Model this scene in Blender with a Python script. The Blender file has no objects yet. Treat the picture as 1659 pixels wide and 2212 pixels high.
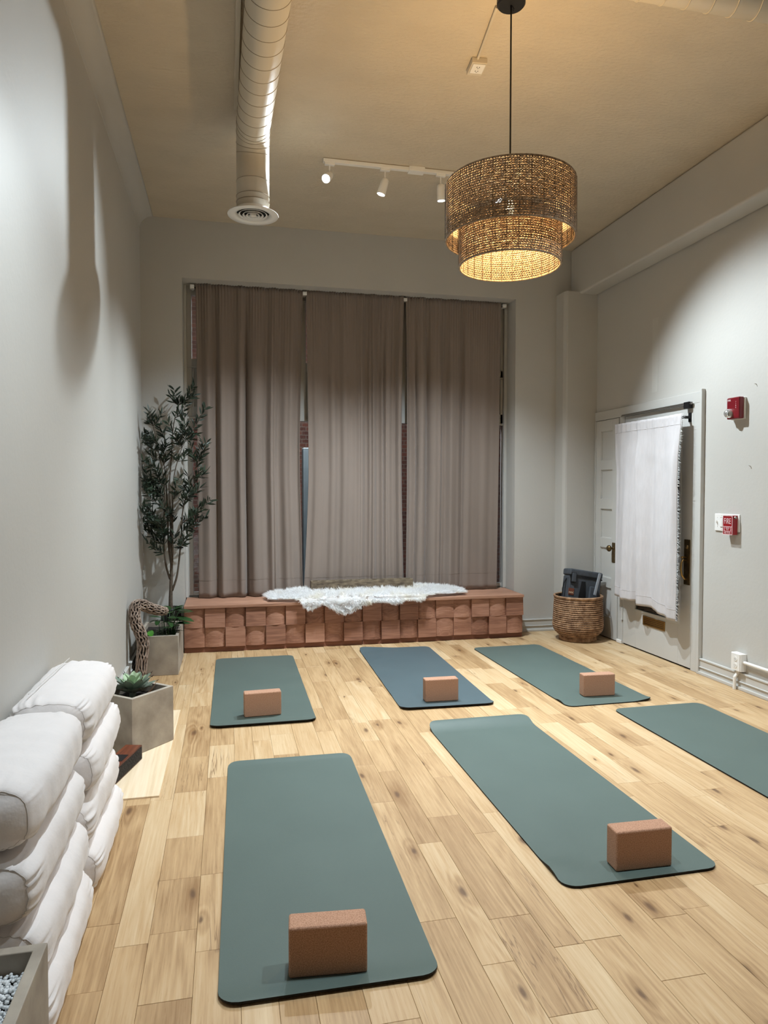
import bpy, math, random
from mathutils import Vector, Matrix, noise
R = random.Random(7)
C = bpy.context.scene.collection
SC = bpy.context.scene
PI = math.pi

# ---------------------------------------------------------------- camera
def set_camera():
    f, yaw, pitch, roll, H = 1504.9, 0.2208, -0.0317, 0.0005, 1.3593
    cy, sy, cp, sp = math.cos(yaw), math.sin(yaw), math.cos(pitch), math.sin(pitch)
    F = Vector((sy*cp, cy*cp, sp)); Rt = Vector((cy, -sy, 0)); U = Rt.cross(F)
    c, s = math.cos(roll), math.sin(roll)
    R2 = c*Rt + s*U; U2 = -s*Rt + c*U
    cam = bpy.data.cameras.new('camera'); o = bpy.data.objects.new('camera', cam); C.objects.link(o)
    cam.sensor_fit = 'HORIZONTAL'; cam.sensor_width = 36; cam.lens = f/1659*36; cam.clip_start = 0.02
    m = Matrix((R2, U2, -F)).transposed().to_4x4(); m.translation = Vector((0, 0, H)); o.matrix_world = m
    SC.camera = o
set_camera()
SC.view_settings.view_transform = 'Standard'; SC.view_settings.look = 'None'
SC.view_settings.gamma = 1; SC.view_settings.use_curve_mapping = False
SC.view_settings.exposure = 0.0
w = bpy.data.worlds.new('night'); SC.world = w; w.use_nodes = True
w.node_tree.nodes['Background'].inputs[0].default_value = (0.010, 0.012, 0.022, 1)
w.node_tree.nodes['Background'].inputs[1].default_value = 0.6
# lamp powers used by the fixture builders below
COOL = (0.81, 0.925, 1.0); WARM = (1.0, 0.68, 0.32)
HEAD_W = 330.0; PEND_W = 60.0

# room numbers (metres; x right, y away from the camera, z up)
XL, XR, YB, ZC, YF = -0.704, 3.415, 6.207, 3.653, -2.2
OX0, OX1, OZ = -0.368, 2.669, 3.160      # window recess
YW = 6.45                                # window frame face

# ---------------------------------------------------------------- materials
def srgb(r, g, b):
    f = lambda c: ((c/255+0.055)/1.055)**2.4 if c/255 > 0.04045 else c/255/12.92
    return (f(r), f(g), f(b), 1)
def new_mat(name):
    m = bpy.data.materials.new(name); m.use_nodes = True
    return m, m.node_tree.nodes, m.node_tree.links, m.node_tree.nodes['Principled BSDF']
def mat(name, col, rough=0.6, metal=0, var=0.06, nscale=8.0, bump=0.0, bscale=60.0, stretch=(1, 1, 1), col2=None, detail=4, spec=0.5, coord='Object', bdist=0.002, sheen=0, trans=0, coat=0):
    m, N, L, B = new_mat(name)
    B.inputs['Roughness'].default_value = rough; B.inputs['Metallic'].default_value = metal
    B.inputs['Specular IOR Level'].default_value = spec
    if sheen: B.inputs['Sheen Weight'].default_value = sheen; B.inputs['Sheen Roughness'].default_value = .4
    if coat: B.inputs['Coat Weight'].default_value = coat
    if trans: B.inputs['Transmission Weight'].default_value = trans
    tc = N.new('ShaderNodeTexCoord'); mp = N.new('ShaderNodeMapping'); mp.inputs['Scale'].default_value = stretch
    L.new(tc.outputs[coord], mp.inputs['Vector'])
    n = N.new('ShaderNodeTexNoise'); n.inputs['Scale'].default_value = nscale; n.inputs['Detail'].default_value = detail
    L.new(mp.outputs[0], n.inputs['Vector'])
    cr = N.new('ShaderNodeMix'); cr.data_type = 'RGBA'
    c1 = [max(0, c*(1-var)) for c in col[:3]]+[1]; c2 = list(col2) if col2 else [min(1, c*(1+var)) for c in col[:3]]+[1]
    cr.inputs[6].default_value = c1; cr.inputs[7].default_value = c2
    ramp = N.new('ShaderNodeMapRange'); ramp.inputs[1].default_value = .32; ramp.inputs[2].default_value = .68
    L.new(n.outputs['Fac'], ramp.inputs[0]); L.new(ramp.outputs[0], cr.inputs[0]); L.new(cr.outputs[2], B.inputs['Base Color'])
    if bump:
        n2 = N.new('ShaderNodeTexNoise'); n2.inputs['Scale'].default_value = bscale; n2.inputs['Detail'].default_value = 3
        L.new(mp.outputs[0], n2.inputs['Vector'])
        b = N.new('ShaderNodeBump'); b.inputs['Strength'].default_value = bump; b.inputs['Distance'].default_value = bdist
        L.new(n2.outputs['Fac'], b.inputs['Height']); L.new(b.outputs[0], B.inputs['Normal'])
    return m
def emit(name, col, s):
    m, N, L, B = new_mat(name)
    B.inputs['Base Color'].default_value = (*col, 1); B.inputs['Emission Color'].default_value = (*col, 1); B.inputs['Emission Strength'].default_value = s
    return m
def wood(name, cdark, cmid, clight, axis='Y', coord='Object', rough=.5, scale=1.0, knots=False, rnd=.5, seam=False):
    """grain stretched along one axis; every plank gets its own tone and slice of grain from Object Info Random"""
    m, N, L, B = new_mat(name); B.inputs['Roughness'].default_value = rough
    tc = N.new('ShaderNodeTexCoord'); oi = N.new('ShaderNodeObjectInfo')
    if coord == 'World':
        geo = N.new('ShaderNodeNewGeometry'); src = geo.outputs['Position']
    else: src = tc.outputs['Object']
    off = N.new('ShaderNodeCombineXYZ'); mm = N.new('ShaderNodeMath'); mm.operation = 'MULTIPLY'; mm.inputs[1].default_value = 37.0
    L.new(oi.outputs['Random'], mm.inputs[0])
    for i in range(3): L.new(mm.outputs[0], off.inputs[i])
    ad = N.new('ShaderNodeVectorMath'); ad.operation = 'ADD'; L.new(src, ad.inputs[0]); L.new(off.outputs[0], ad.inputs[1])
    st = {'Y': (9, .9, 9), 'X': (.9, 9, 9), 'Z': (9, 9, .9)}[axis]
    def noise_(vec, sc, det, mul=(1, 1, 1), dist=0.0):
        mp = N.new('ShaderNodeMapping'); mp.inputs['Scale'].default_value = [a*b*scale for a, b in zip(st, mul)]
        L.new(vec, mp.inputs['Vector'])
        n = N.new('ShaderNodeTexNoise'); n.inputs['Scale'].default_value = sc; n.inputs['Detail'].default_value = det
        n.inputs['Distortion'].default_value = dist; n.inputs['Roughness'].default_value = .6
        L.new(mp.outputs[0], n.inputs['Vector']); return n.outputs['Fac']
    big = noise_(ad.outputs[0], .8, 3, dist=.6)
    # cathedral rings: sine of the big noise
    s1 = N.new('ShaderNodeMath'); s1.operation = 'MULTIPLY'; s1.inputs[1].default_value = 70; L.new(big, s1.inputs[0])
    s2 = N.new('ShaderNodeMath'); s2.operation = 'SINE'; L.new(s1.outputs[0], s2.inputs[0])
    fine = noise_(ad.outputs[0], 9, 4, mul=(1.6, .6, 1.6) if axis == 'Y' else (.6, 1.6, 1.6))
    def math_(op, a, b):
        x = N.new('ShaderNodeMath'); x.operation = op
        for i, q in enumerate((a, b)):
            if isinstance(q, (int, float)): x.inputs[i].default_value = q
            else: L.new(q, x.inputs[i])
        return x.outputs[0]
    f = math_('ADD', math_('MULTIPLY', s2.outputs[0], .09), math_('MULTIPLY', math_('SUBTRACT', fine, .5), .9))
    f = math_('ADD', f, math_('MULTIPLY', math_('SUBTRACT', big, .5), 1.3))
    f = math_('ADD', f, math_('MULTIPLY', math_('SUBTRACT', oi.outputs['Random'], .5), rnd))
    f = math_('ADD', f, .5)
    rp = N.new('ShaderNodeValToRGB'); e = rp.color_ramp.elements
    e[0].position = .1; e[0].color = cdark; e[1].position = .9; e[1].color = clight
    k = rp.color_ramp.elements.new(.48); k.color = cmid
    L.new(f, rp.inputs[0]); out = rp.outputs[0]
    if knots:
        mp = N.new('ShaderNodeMapping'); mp.inputs['Scale'].default_value = (4.2, 1.9, 1); L.new(ad.outputs[0], mp.inputs['Vector'])
        wn = N.new('ShaderNodeTexNoise'); wn.inputs['Scale'].default_value = 14; L.new(ad.outputs[0], wn.inputs['Vector'])
        av = N.new('ShaderNodeVectorMath'); av.operation = 'MULTIPLY_ADD'; av.inputs[1].default_value = (.16, .16, 0)
        L.new(wn.outputs['Color'], av.inputs[0]); L.new(mp.outputs[0], av.inputs[2])
        vo = N.new('ShaderNodeTexVoronoi'); vo.voronoi_dimensions = '2D'; vo.inputs['Scale'].default_value = 1.0; L.new(av.outputs[0], vo.inputs['Vector'])
        mr = N.new('ShaderNodeMapRange'); mr.inputs[1].default_value = .035; mr.inputs[2].default_value = .13; mr.inputs[3].default_value = .75; mr.inputs[4].default_value = 0
        L.new(vo.outputs['Distance'], mr.inputs[0])
        sep = N.new('ShaderNodeSeparateColor'); L.new(vo.outputs['Color'], sep.inputs[0])
        gate = math_('GREATER_THAN', sep.outputs[0], .45)
        kf = math_('MULTIPLY', mr.outputs[0], gate)
        mx = N.new('ShaderNodeMix'); mx.data_type = 'RGBA'; mx.inputs[7].default_value = srgb(120, 88, 56)
        L.new(kf, mx.inputs[0]); L.new(out, mx.inputs[6]); out = mx.outputs[2]
        # long dark cracks and mineral streaks, sparse
        ck = noise_(ad.outputs[0], 1.7, 5, mul=(1.1, .8, 1), dist=.8)
        cr = N.new('ShaderNodeMapRange'); cr.inputs[1].default_value = .68; cr.inputs[2].default_value = .80; cr.inputs[4].default_value = .6
        L.new(ck, cr.inputs[0])
        mx2 = N.new('ShaderNodeMix'); mx2.data_type = 'RGBA'; mx2.inputs[7].default_value = srgb(128, 98, 66)
        L.new(cr.outputs[0], mx2.inputs[0]); L.new(out, mx2.inputs[6]); out = mx2.outputs[2]
    L.new(out, B.inputs['Base Color'])
    bp = N.new('ShaderNodeBump'); bp.inputs['Strength'].default_value = .25; bp.inputs['Distance'].default_value = .0006
    L.new(fine, bp.inputs['Height']); L.new(bp.outputs[0], B.inputs['Normal'])
    return m

def oak():
    m, N, L, B = new_mat('oak_plank'); B.inputs['Roughness'].default_value = .45
    geo = N.new('ShaderNodeNewGeometry'); oi = N.new('ShaderNodeObjectInfo')
    def mth(op, a, b=0.0, c=None):
        x = N.new('ShaderNodeMath'); x.operation = op
        for i, q in enumerate((a, b) if c is None else (a, b, c)):
            if isinstance(q, (int, float)): x.inputs[i].default_value = q
            else: L.new(q, x.inputs[i])
        return x.outputs[0]
    def vm(op, a, b):
        x = N.new('ShaderNodeVectorMath'); x.operation = op
        for i, q in enumerate((a, b)):
            if isinstance(q, tuple): x.inputs[i].default_value = q
            else: L.new(q, x.inputs[i])
        return x.outputs[0]
    rnd = oi.outputs['Random']; off = N.new('ShaderNodeCombineXYZ')
    L.new(mth('MULTIPLY', rnd, 53.0), off.inputs[0]); L.new(mth('MULTIPLY', rnd, 91.0), off.inputs[1]); L.new(mth('MULTIPLY', rnd, 17.0), off.inputs[2])
    p = vm('ADD', geo.outputs['Position'], off.outputs[0])
    def nz(vec, mul, sc=1.0, det=3, dist=0.0, rough=.55):
        n = N.new('ShaderNodeTexNoise'); n.inputs['Scale'].default_value = sc; n.inputs['Detail'].default_value = det; n.inputs['Distortion'].default_value = dist; n.inputs['Roughness'].default_value = rough
        L.new(vm('MULTIPLY', vec, mul), n.inputs['Vector']); return n
    def rng(v, a, b, c, d):
        x = N.new('ShaderNodeMapRange'); x.inputs[1].default_value = a; x.inputs[2].default_value = b; x.inputs[3].default_value = c; x.inputs[4].default_value = d; L.new(v, x.inputs[0]); return x.outputs[0]
    # knots first: they bend the grain around them
    wob = nz(p, (9, 9, 0), det=2)
    kp = vm('ADD', vm('MULTIPLY', p, (5.2, 1.75, 0)), vm('MULTIPLY', wob.outputs['Color'], (.10, .05, 0)))
    vo = N.new('ShaderNodeTexVoronoi'); vo.voronoi_dimensions = '2D'; L.new(kp, vo.inputs['Vector']); vo.inputs['Scale'].default_value = 1
    sep = N.new('ShaderNodeSeparateColor'); L.new(vo.outputs['Color'], sep.inputs[0])
    gate = mth('GREATER_THAN', sep.outputs[0], .40); size = mth('ADD', mth('MULTIPLY', sep.outputs[1], .8), .35)
    d = mth('DIVIDE', vo.outputs['Distance'], size)
    halo = mth('MULTIPLY', rng(d, .02, .30, 1, 0), gate); core = mth('MULTIPLY', rng(d, .03, .085, 1, 0), gate)
    # cathedral figure
    big = nz(p, (5.0, .42, 1), det=2, dist=.35).outputs['Fac']
    ring = mth('SINE', mth('ADD', mth('MULTIPLY', big, 95.0), mth('MULTIPLY', halo, 9.0)))
    fig = nz(p, (3, .6, 1), det=1).outputs['Fac']
    fine = nz(p, (120, 4.5, 1), det=3).outputs['Fac']
    pores = nz(p, (320, 16, 1), det=2).outputs['Fac']
    tone = nz(p, (7, 1.3, 1), det=3).outputs['Fac']
    f = mth('ADD', .5, mth('MULTIPLY', mth('SUBTRACT', rnd, .5), .44))
    f = mth('ADD', f, mth('MULTIPLY', mth('SUBTRACT', tone, .5), .75))
    f = mth('ADD', f, mth('MULTIPLY', ring, mth('MULTIPLY', rng(fig, .42, .62, 0, 1), .10)))
    f = mth('ADD', f, mth('MULTIPLY', mth('SUBTRACT', fine, .5), .75))
    f = mth('SUBTRACT', f, rng(pores, .60, .72, 0, .16))
    f = mth('SUBTRACT', f, mth('MULTIPLY', halo, .30))
    rp = N.new('ShaderNodeValToRGB'); e = rp.color_ramp.elements
    e[0].position = .0; e[0].color = srgb(146, 112, 74); e[1].position = 1.0; e[1].color = srgb(212, 188, 152)
    k = e.new(.5); k.color = srgb(190, 158, 117); L.new(f, rp.inputs[0])
    mx = N.new('ShaderNodeMix'); mx.data_type = 'RGBA'; mx.inputs[7].default_value = srgb(96, 68, 44)
    L.new(mth('MULTIPLY', core, .85), mx.inputs[0]); L.new(rp.outputs[0], mx.inputs[6])
    # dark checks (thin cracks along the grain), only here and there
    crk = nz(p, (26, 1.1, 1), det=4, dist=.9).outputs['Fac']; where = nz(p, (2.2, 1.0, 1), det=1).outputs['Fac']
    c = mth('MULTIPLY', rng(mth('ABSOLUTE', mth('SUBTRACT', crk, .5)), 0, .018, 1, 0), rng(where, .56, .66, 0, .8))
    mx2 = N.new('ShaderNodeMix'); mx2.data_type = 'RGBA'; mx2.inputs[7].default_value = srgb(120, 90, 60)
    L.new(c, mx2.inputs[0]); L.new(mx.outputs[2], mx2.inputs[6]); L.new(mx2.outputs[2], B.inputs['Base Color'])
    bp = N.new('ShaderNodeBump'); bp.inputs['Strength'].default_value = .2; bp.inputs['Distance'].default_value = .0005; L.new(fine, bp.inputs['Height']); L.new(bp.outputs[0], B.inputs['Normal'])
    return m

M = {}
M['wall'] = mat('painted_plaster', srgb(191, 188, 182), .55, var=.015, nscale=2, bump=.25, bscale=45, bdist=.003)
M['trim'] = mat('painted_trim', srgb(194, 192, 187), .4, var=.012, nscale=3, bump=.05, bscale=30)
M['ceil'] = mat('ceiling_plaster', srgb(198, 185, 164), .55, var=.04, nscale=3, bump=.9, bscale=34, stretch=(1, 1.6, 1), bdist=.006)
M['plank'] = oak()
M['sub'] = mat('subfloor', srgb(90, 66, 42), .9)
M['ply'] = wood('pale_plywood', srgb(203, 178, 142), srgb(222, 200, 168), srgb(234, 216, 190), axis='Y', scale=.5, rough=.6, rnd=.1)
M['cedar'] = wood('bench_wood', srgb(122, 82, 64), srgb(154, 108, 86), srgb(182, 136, 112), axis='X', rough=.6, rnd=.35, scale=1.2)
M['cedar2'] = wood('bench_top_wood', srgb(142, 102, 82), srgb(170, 126, 102), srgb(194, 150, 124), axis='X', rough=.55, rnd=.2)
M['plinth'] = wood('bench_plinth_wood', srgb(98, 60, 46), srgb(122, 78, 60), srgb(144, 94, 74), axis='X', rough=.6, rnd=.2)
M['mat'] = mat('green_foam', srgb(84, 98, 93), .5, var=.04, nscale=3, bump=.35, bscale=420, bdist=.001, spec=.35)
M['matblue'] = mat('blue_green_foam', srgb(78, 93, 98), .5, var=.04, nscale=3, bump=.35, bscale=420, bdist=.001, spec=.35)
M['matblack'] = mat('black_foam', srgb(16, 17, 18), .6, bump=.3, bscale=300, spec=.2)
M['cork'] = mat('cork', srgb(156, 116, 92), .8, var=.10, nscale=330, bump=.4, bscale=420, detail=3, col2=srgb(194, 153, 128), bdist=.001, spec=.2)
M['canvas'] = mat('white_canvas', srgb(226, 220, 218), .85, var=.02, nscale=14, bump=.35, bscale=28, bdist=.006, sheen=.2, spec=.15)
M['thread'] = mat('seam_thread', srgb(196, 190, 186), .9)
M['concrete'] = mat('grey_concrete', srgb(148, 138, 126), .75, var=.10, nscale=7, bump=.2, bscale=70, col2=srgb(176, 166, 152), detail=6, spec=.3)
M['soil'] = mat('dark_soil', srgb(34, 27, 22), .95, var=.5, nscale=60, bump=.9, bscale=90, bdist=.01)
M['pebble'] = mat('white_pebble', srgb(222, 226, 228), .5, var=.08, nscale=40)
M['charcoal'] = mat('black_lava', srgb(22, 20, 20), .8, var=.4, nscale=40, bump=.6)
M['curtain'] = mat('taupe_velvet', srgb(134, 121, 112), .8, var=.05, nscale=5, bump=.2, bscale=200, stretch=(1, 1, .15), sheen=.2, spec=.15)
M['linen'] = mat('white_linen', srgb(198, 193, 193), .9, var=.03, nscale=60, stretch=(1, 1, .2), bump=.5, bscale=260, sheen=.1, spec=.1)
M['fur'] = mat('white_fleece', srgb(240, 238, 232), .9, var=.03, nscale=12, spec=.1, col2=srgb(248, 242, 226), sheen=.3)
def furmat():
    m, N, L, B = new_mat('white_fleece'); d = N.new('ShaderNodeBsdfDiffuse'); t = N.new('ShaderNodeBsdfTranslucent'); x = N.new('ShaderNodeMixShader')
    tc = N.new('ShaderNodeTexCoord'); n = N.new('ShaderNodeTexNoise'); n.inputs['Scale'].default_value = 7; L.new(tc.outputs['Object'], n.inputs['Vector'])
    c = N.new('ShaderNodeMix'); c.data_type = 'RGBA'; c.inputs[6].default_value = srgb(250, 250, 250); c.inputs[7].default_value = srgb(248, 240, 222)
    mr = N.new('ShaderNodeMapRange'); mr.inputs[1].default_value = .5; mr.inputs[2].default_value = .8; mr.inputs[4].default_value = .6; L.new(n.outputs['Fac'], mr.inputs[0]); L.new(mr.outputs[0], c.inputs[0])
    L.new(c.outputs[2], d.inputs[0]); L.new(c.outputs[2], t.inputs[0]); x.inputs[0].default_value = .45
    L.new(d.outputs[0], x.inputs[1]); L.new(t.outputs[0], x.inputs[2]); L.new(x.outputs[0], N['Material Output'].inputs[0]); return m
M['fur'] = furmat()
M['oldwood'] = mat('weathered_wood', srgb(92, 78, 62), .85, var=.3, nscale=16, stretch=(1, 3, 3), bump=.8, bscale=50, col2=srgb(132, 116, 94), detail=6, bdist=.004)
M['driftwood'] = mat('cholla_wood', srgb(122, 100, 84), .9, var=.3, nscale=30, bump=.8, bscale=90, col2=srgb(176, 156, 142))
M['bark'] = mat('tree_bark', srgb(88, 76, 64), .9, var=.25, nscale=60, bump=.7, bscale=90)
M['olive'] = mat('olive_leaf', srgb(30, 42, 32), .5, var=.3, nscale=10, col2=srgb(50, 66, 48))
M['leaf'] = mat('green_leaf', srgb(28, 52, 26), .35, var=.3, nscale=14, col2=srgb(50, 84, 40))
M['leafbright'] = mat('bright_leaf', srgb(70, 128, 44), .25, var=.15, nscale=14)
M['moss'] = mat('moss', srgb(84, 92, 72), .9, var=.3, nscale=40)
M['agave'] = mat('agave_leaf', srgb(90, 102, 90), .5, var=.15, nscale=12, col2=srgb(122, 136, 120))
M['agavelight'] = mat('agave_pale_leaf', srgb(160, 184, 152), .45, var=.1, nscale=12, col2=srgb(184, 204, 168))
M['agavetip'] = mat('agave_spine', srgb(60, 34, 24), .5)
M['seagrass'] = mat('seagrass', srgb(132, 96, 68), .7, var=.2, nscale=24, col2=srgb(184, 146, 112), bump=.4, bscale=150)
M['rope'] = mat('paper_rope', srgb(150, 128, 104), .8, var=.25, nscale=90, col2=srgb(186, 162, 136))
M['wire'] = mat('frame_wire', srgb(52, 40, 30), .5)
M['black'] = mat('black_metal', srgb(16, 16, 18), .45, var=.02, spec=.4)
M['plasticblack'] = mat('black_plastic', srgb(20, 20, 22), .5, var=.05)
M['white'] = mat('white_enamel', srgb(232, 230, 226), .35, var=.01)
M['duct'] = mat('white_duct_paint', srgb(204, 194, 176), .42, var=.02, nscale=4, bump=.12, bscale=7, bdist=.01)
M['seam'] = mat('duct_seam', srgb(150, 136, 116), .6)
M['brass'] = mat('aged_brass', srgb(112, 92, 62), .38, metal=.9, var=.2, nscale=30)
M['brassbright'] = mat('brass', srgb(170, 138, 84), .3, metal=.95, var=.1, nscale=30)
M['chrome'] = mat('brushed_steel', srgb(150, 146, 140), .3, metal=.9)
M['red'] = mat('red_enamel', srgb(142, 16, 24), .35, var=.04)
M['reddark'] = mat('dark_red_plastic', srgb(112, 12, 24), .35, var=.04)
M['print'] = mat('white_print', srgb(236, 214, 214), .6, var=.01)
M['bag'] = mat('charcoal_canvas', srgb(64, 68, 74), .75, var=.15, nscale=20, bump=.4, bscale=40, bdist=.006)
M['leather'] = mat('brown_leather', srgb(104, 52, 32), .6, var=.1)
M['grip'] = mat('grey_plastic', srgb(140, 145, 152), .5)
M['walnut'] = wood('walnut_veneer', srgb(58, 26, 16), srgb(98, 48, 28), srgb(132, 72, 42), axis='Y', rough=.4, rnd=.1)
M['display'] = mat('dark_display', srgb(20, 24, 30), .15)
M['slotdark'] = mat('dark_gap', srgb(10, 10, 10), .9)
M['brick'] = None
def brickmat():
    m, N, L, B = new_mat('night_brick'); B.inputs['Roughness'].default_value = .9
    tc = N.new('ShaderNodeTexCoord'); mp = N.new('ShaderNodeMapping'); mp.inputs['Rotation'].default_value = (PI/2, 0, 0)
    L.new(tc.outputs['Object'], mp.inputs[0])
    b = N.new('ShaderNodeTexBrick'); b.inputs['Scale'].default_value = 4.5; b.inputs['Color1'].default_value = srgb(92, 50, 36); b.inputs['Color2'].default_value = srgb(66, 36, 28)
    b.inputs['Mortar'].default_value = srgb(96, 84, 74); L.new(mp.outputs[0], b.inputs['Vector']); L.new(b.outputs['Color'], B.inputs['Base Color']); return m
M['brick'] = brickmat()
M['bluegrey'] = mat('blue_grey_paint', srgb(150, 162, 166), .6)
M['pave'] = mat('pavement', srgb(80, 78, 76), .9, var=.15)
def glassmat():
    m, N, L, B = new_mat('window_glass')
    g = N.new('ShaderNodeBsdfGlossy'); g.inputs['Roughness'].default_value = .02; t = N.new('ShaderNodeBsdfTransparent'); t.inputs[0].default_value = (.85, .88, .9, 1)
    fr = N.new('ShaderNodeFresnel'); fr.inputs[0].default_value = 1.6; mx = N.new('ShaderNodeMixShader')
    L.new(fr.outputs[0], mx.inputs[0]); L.new(t.outputs[0], mx.inputs[1]); L.new(g.outputs[0], mx.inputs[2]); L.new(mx.outputs[0], N['Material Output'].inputs[0]); return m
M['glass'] = glassmat()
def lensmat():
    m, N, L, B = new_mat('clear_plastic'); B.inputs['Transmission Weight'].default_value = .85; B.inputs['Roughness'].default_value = .12; B.inputs['Base Color'].default_value = (.85, .87, .88, 1); return m
M['lens'] = lensmat()
M['lamp'] = emit('lit_lamp_face', (.92, .97, 1.0), 14)
M['bulb'] = emit('lit_warm_bulb', (1, .78, .45), 12)

# ---------------------------------------------------------------- mesh helpers
class MB:
    def __init__(s): s.v = []; s.f = []; s.m = []
    def add(s, vs, fs, mi=0):
        o = len(s.v); s.v += [tuple(v) for v in vs]; s.f += [tuple(i+o for i in f) for f in fs]; s.m += [mi]*len(fs)
    def box(s, x0, x1, y0, y1, z0, z1, mi=0, mtx=None):
        vs = [Vector((x, y, z)) for x in (x0, x1) for y in (y0, y1) for z in (z0, z1)]
        if mtx: vs = [mtx @ v for v in vs]
        s.add(vs, [(0, 1, 3, 2), (4, 6, 7, 5), (0, 4, 5, 1), (2, 3, 7, 6), (0, 2, 6, 4), (1, 5, 7, 3)], mi)
    def tube(s, pts, rad, n=8, mi=0, closed=False, cap=True):
        pts = [Vector(p) for p in pts]; k = len(pts); vs = []
        up = Vector((0, 0, 1)); prev = None
        for i, p in enumerate(pts):
            if closed: t = pts[(i+1) % k]-pts[i-1]
            else: t = pts[min(i+1, k-1)]-pts[max(i-1, 0)]
            t.normalize()
            if prev is None:
                a = up if abs(t.z) < .9 else Vector((1, 0, 0)); u = t.cross(a).normalized()
            else:
                u = (prev - t*prev.dot(t)); u = u.normalized() if u.length > 1e-6 else t.orthogonal().normalized()
            prev = u; w_ = t.cross(u)
            r = rad[i] if isinstance(rad, (list, tuple)) else rad
            for j in range(n):
                a = 2*PI*j/n; vs.append(p + u*(r*math.cos(a)) + w_*(r*math.sin(a)))
        fs = []
        for i in range(k if closed else k-1):
            for j in range(n):
                a = i*n+j; b = i*n+(j+1) % n; i2 = (i+1) % k
                fs.append((a, b, i2*n+(j+1) % n, i2*n+j))
        if cap and not closed: fs += [tuple(range(n))[::-1], tuple((k-1)*n+j for j in range(n))]
        s.add(vs, fs, mi)
    def lathe(s, prof, n=32, c=(0, 0, 0), mi=0, mtx=None):
        vs = []; fs = []
        for r, z in prof:
            for j in range(n):
                a = 2*PI*j/n; v = Vector((r*math.cos(a), r*math.sin(a), z))
                if mtx: v = mtx @ v
                vs.append(v + Vector(c))
        for i in range(len(prof)-1):
            for j in range(n): fs.append((i*n+j, i*n+(j+1) % n, (i+1)*n+(j+1) % n, (i+1)*n+j))
        s.add(vs, fs, mi)
    def disc(s, c, r, n=24, mi=0, mtx=None):
        vs = [Vector((r*math.cos(2*PI*j/n), r*math.sin(2*PI*j/n), 0)) for j in range(n)]
        if mtx: vs = [mtx @ v for v in vs]
        s.add([v+Vector(c) for v in vs], [tuple(range(n))], mi)
    def prism(s, poly, z0, z1, mi=0):
        n = len(poly); vs = [(x, y, z0) for x, y in poly]+[(x, y, z1) for x, y in poly]
        s.add(vs, [tuple(range(n))[::-1], tuple(range(n, 2*n))]+[(i, (i+1) % n, n+(i+1) % n, n+i) for i in range(n)], mi)
    def grid(s, nu, nv, fn, mi=0, closeu=False):
        vs = [fn(i/(nu if closeu else nu-1), j/(nv-1)) for j in range(nv) for i in range(nu)]
        fs = [(j*nu+i, j*nu+(i+1) % nu, (j+1)*nu+(i+1) % nu, (j+1)*nu+i) for j in range(nv-1) for i in range(nu if closeu else nu-1)]
        s.add(vs, fs, mi)
    def mesh(s, name, mats, smooth=False):
        me = bpy.data.meshes.new(name); me.from_pydata(s.v, [], s.f)
        if not isinstance(mats, (list, tuple)): mats = [mats]
        for m in mats: me.materials.append(m)
        me.polygons.foreach_set('material_index', s.m)
        if smooth: me.polygons.foreach_set('use_smooth', [True]*len(s.f))
        me.update(); return me
def link(name, me, parent=None, loc=None, rot=None):
    o = bpy.data.objects.new(name, me); C.objects.link(o)
    if parent is not None: o.parent = parent
    if loc: o.location = loc
    if rot: o.rotation_euler = rot
    return o
def bev(o, wd, seg=2, ang=35):
    m = o.modifiers.new('bevel', 'BEVEL'); m.width = wd; m.segments = seg; m.limit_method = 'ANGLE'; m.angle_limit = math.radians(ang)
    m.harden_normals = False
    for p in o.data.polygons: p.use_smooth = True
    ws = o.modifiers.new('wn', 'WEIGHTED_NORMAL'); return o
def obj(name, mb, mats, parent=None, smooth=False, bevel=0, loc=None, rot=None):
    o = link(name, mb.mesh(name, mats, smooth), parent, loc, rot)
    if bevel: bev(o, bevel)
    return o
def tag(o, label=None, cat=None, group=None, kind=None):
    if label: o['label'] = label
    if cat: o['category'] = cat
    if group: o['group'] = group
    if kind: o['kind'] = kind
    return o
def thing(name, label, cat, loc=(0, 0, 0), rz=0, group=None):
    o = bpy.data.objects.new(name, None); o.empty_display_size = .1; C.objects.link(o); o.location = loc; o.rotation_euler = (0, 0, rz)
    return tag(o, label, cat, group)
def copy_tree(o, parent=None):
    c = o.copy(); C.objects.link(c); c.parent = parent
    for ch in list(o.children): copy_tree(ch, c)
    return c
def boxo(name, m, x0, x1, y0, y1, z0, z1, parent=None, bevel=0, loc=None, rot=None):
    b = MB(); b.box(x0, x1, y0, y1, z0, z1); return obj(name, b, m, parent, bevel=bevel, loc=loc, rot=rot)
def st(o, label=None): o['kind'] = 'structure'; return o
def text(name, body, size, m, parent, mtx, ext=.0004, align='CENTER', sx=1.0, sp=1.0):
    cu = bpy.data.curves.new(name, 'FONT'); cu.body = body; cu.size = size; cu.extrude = ext; cu.space_character = sp; cu.align_x = align; cu.align_y = 'CENTER'
    t = bpy.data.objects.new(name, cu); C.objects.link(t); bpy.context.view_layer.update()
    me = bpy.data.meshes.new_from_object(t.evaluated_get(bpy.context.evaluated_depsgraph_get())); bpy.data.objects.remove(t)
    me.materials.clear(); me.materials.append(m)
    me.transform(mtx @ Matrix.Diagonal((sx, 1, 1, 1)))
    return link(name, me, parent)

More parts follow.
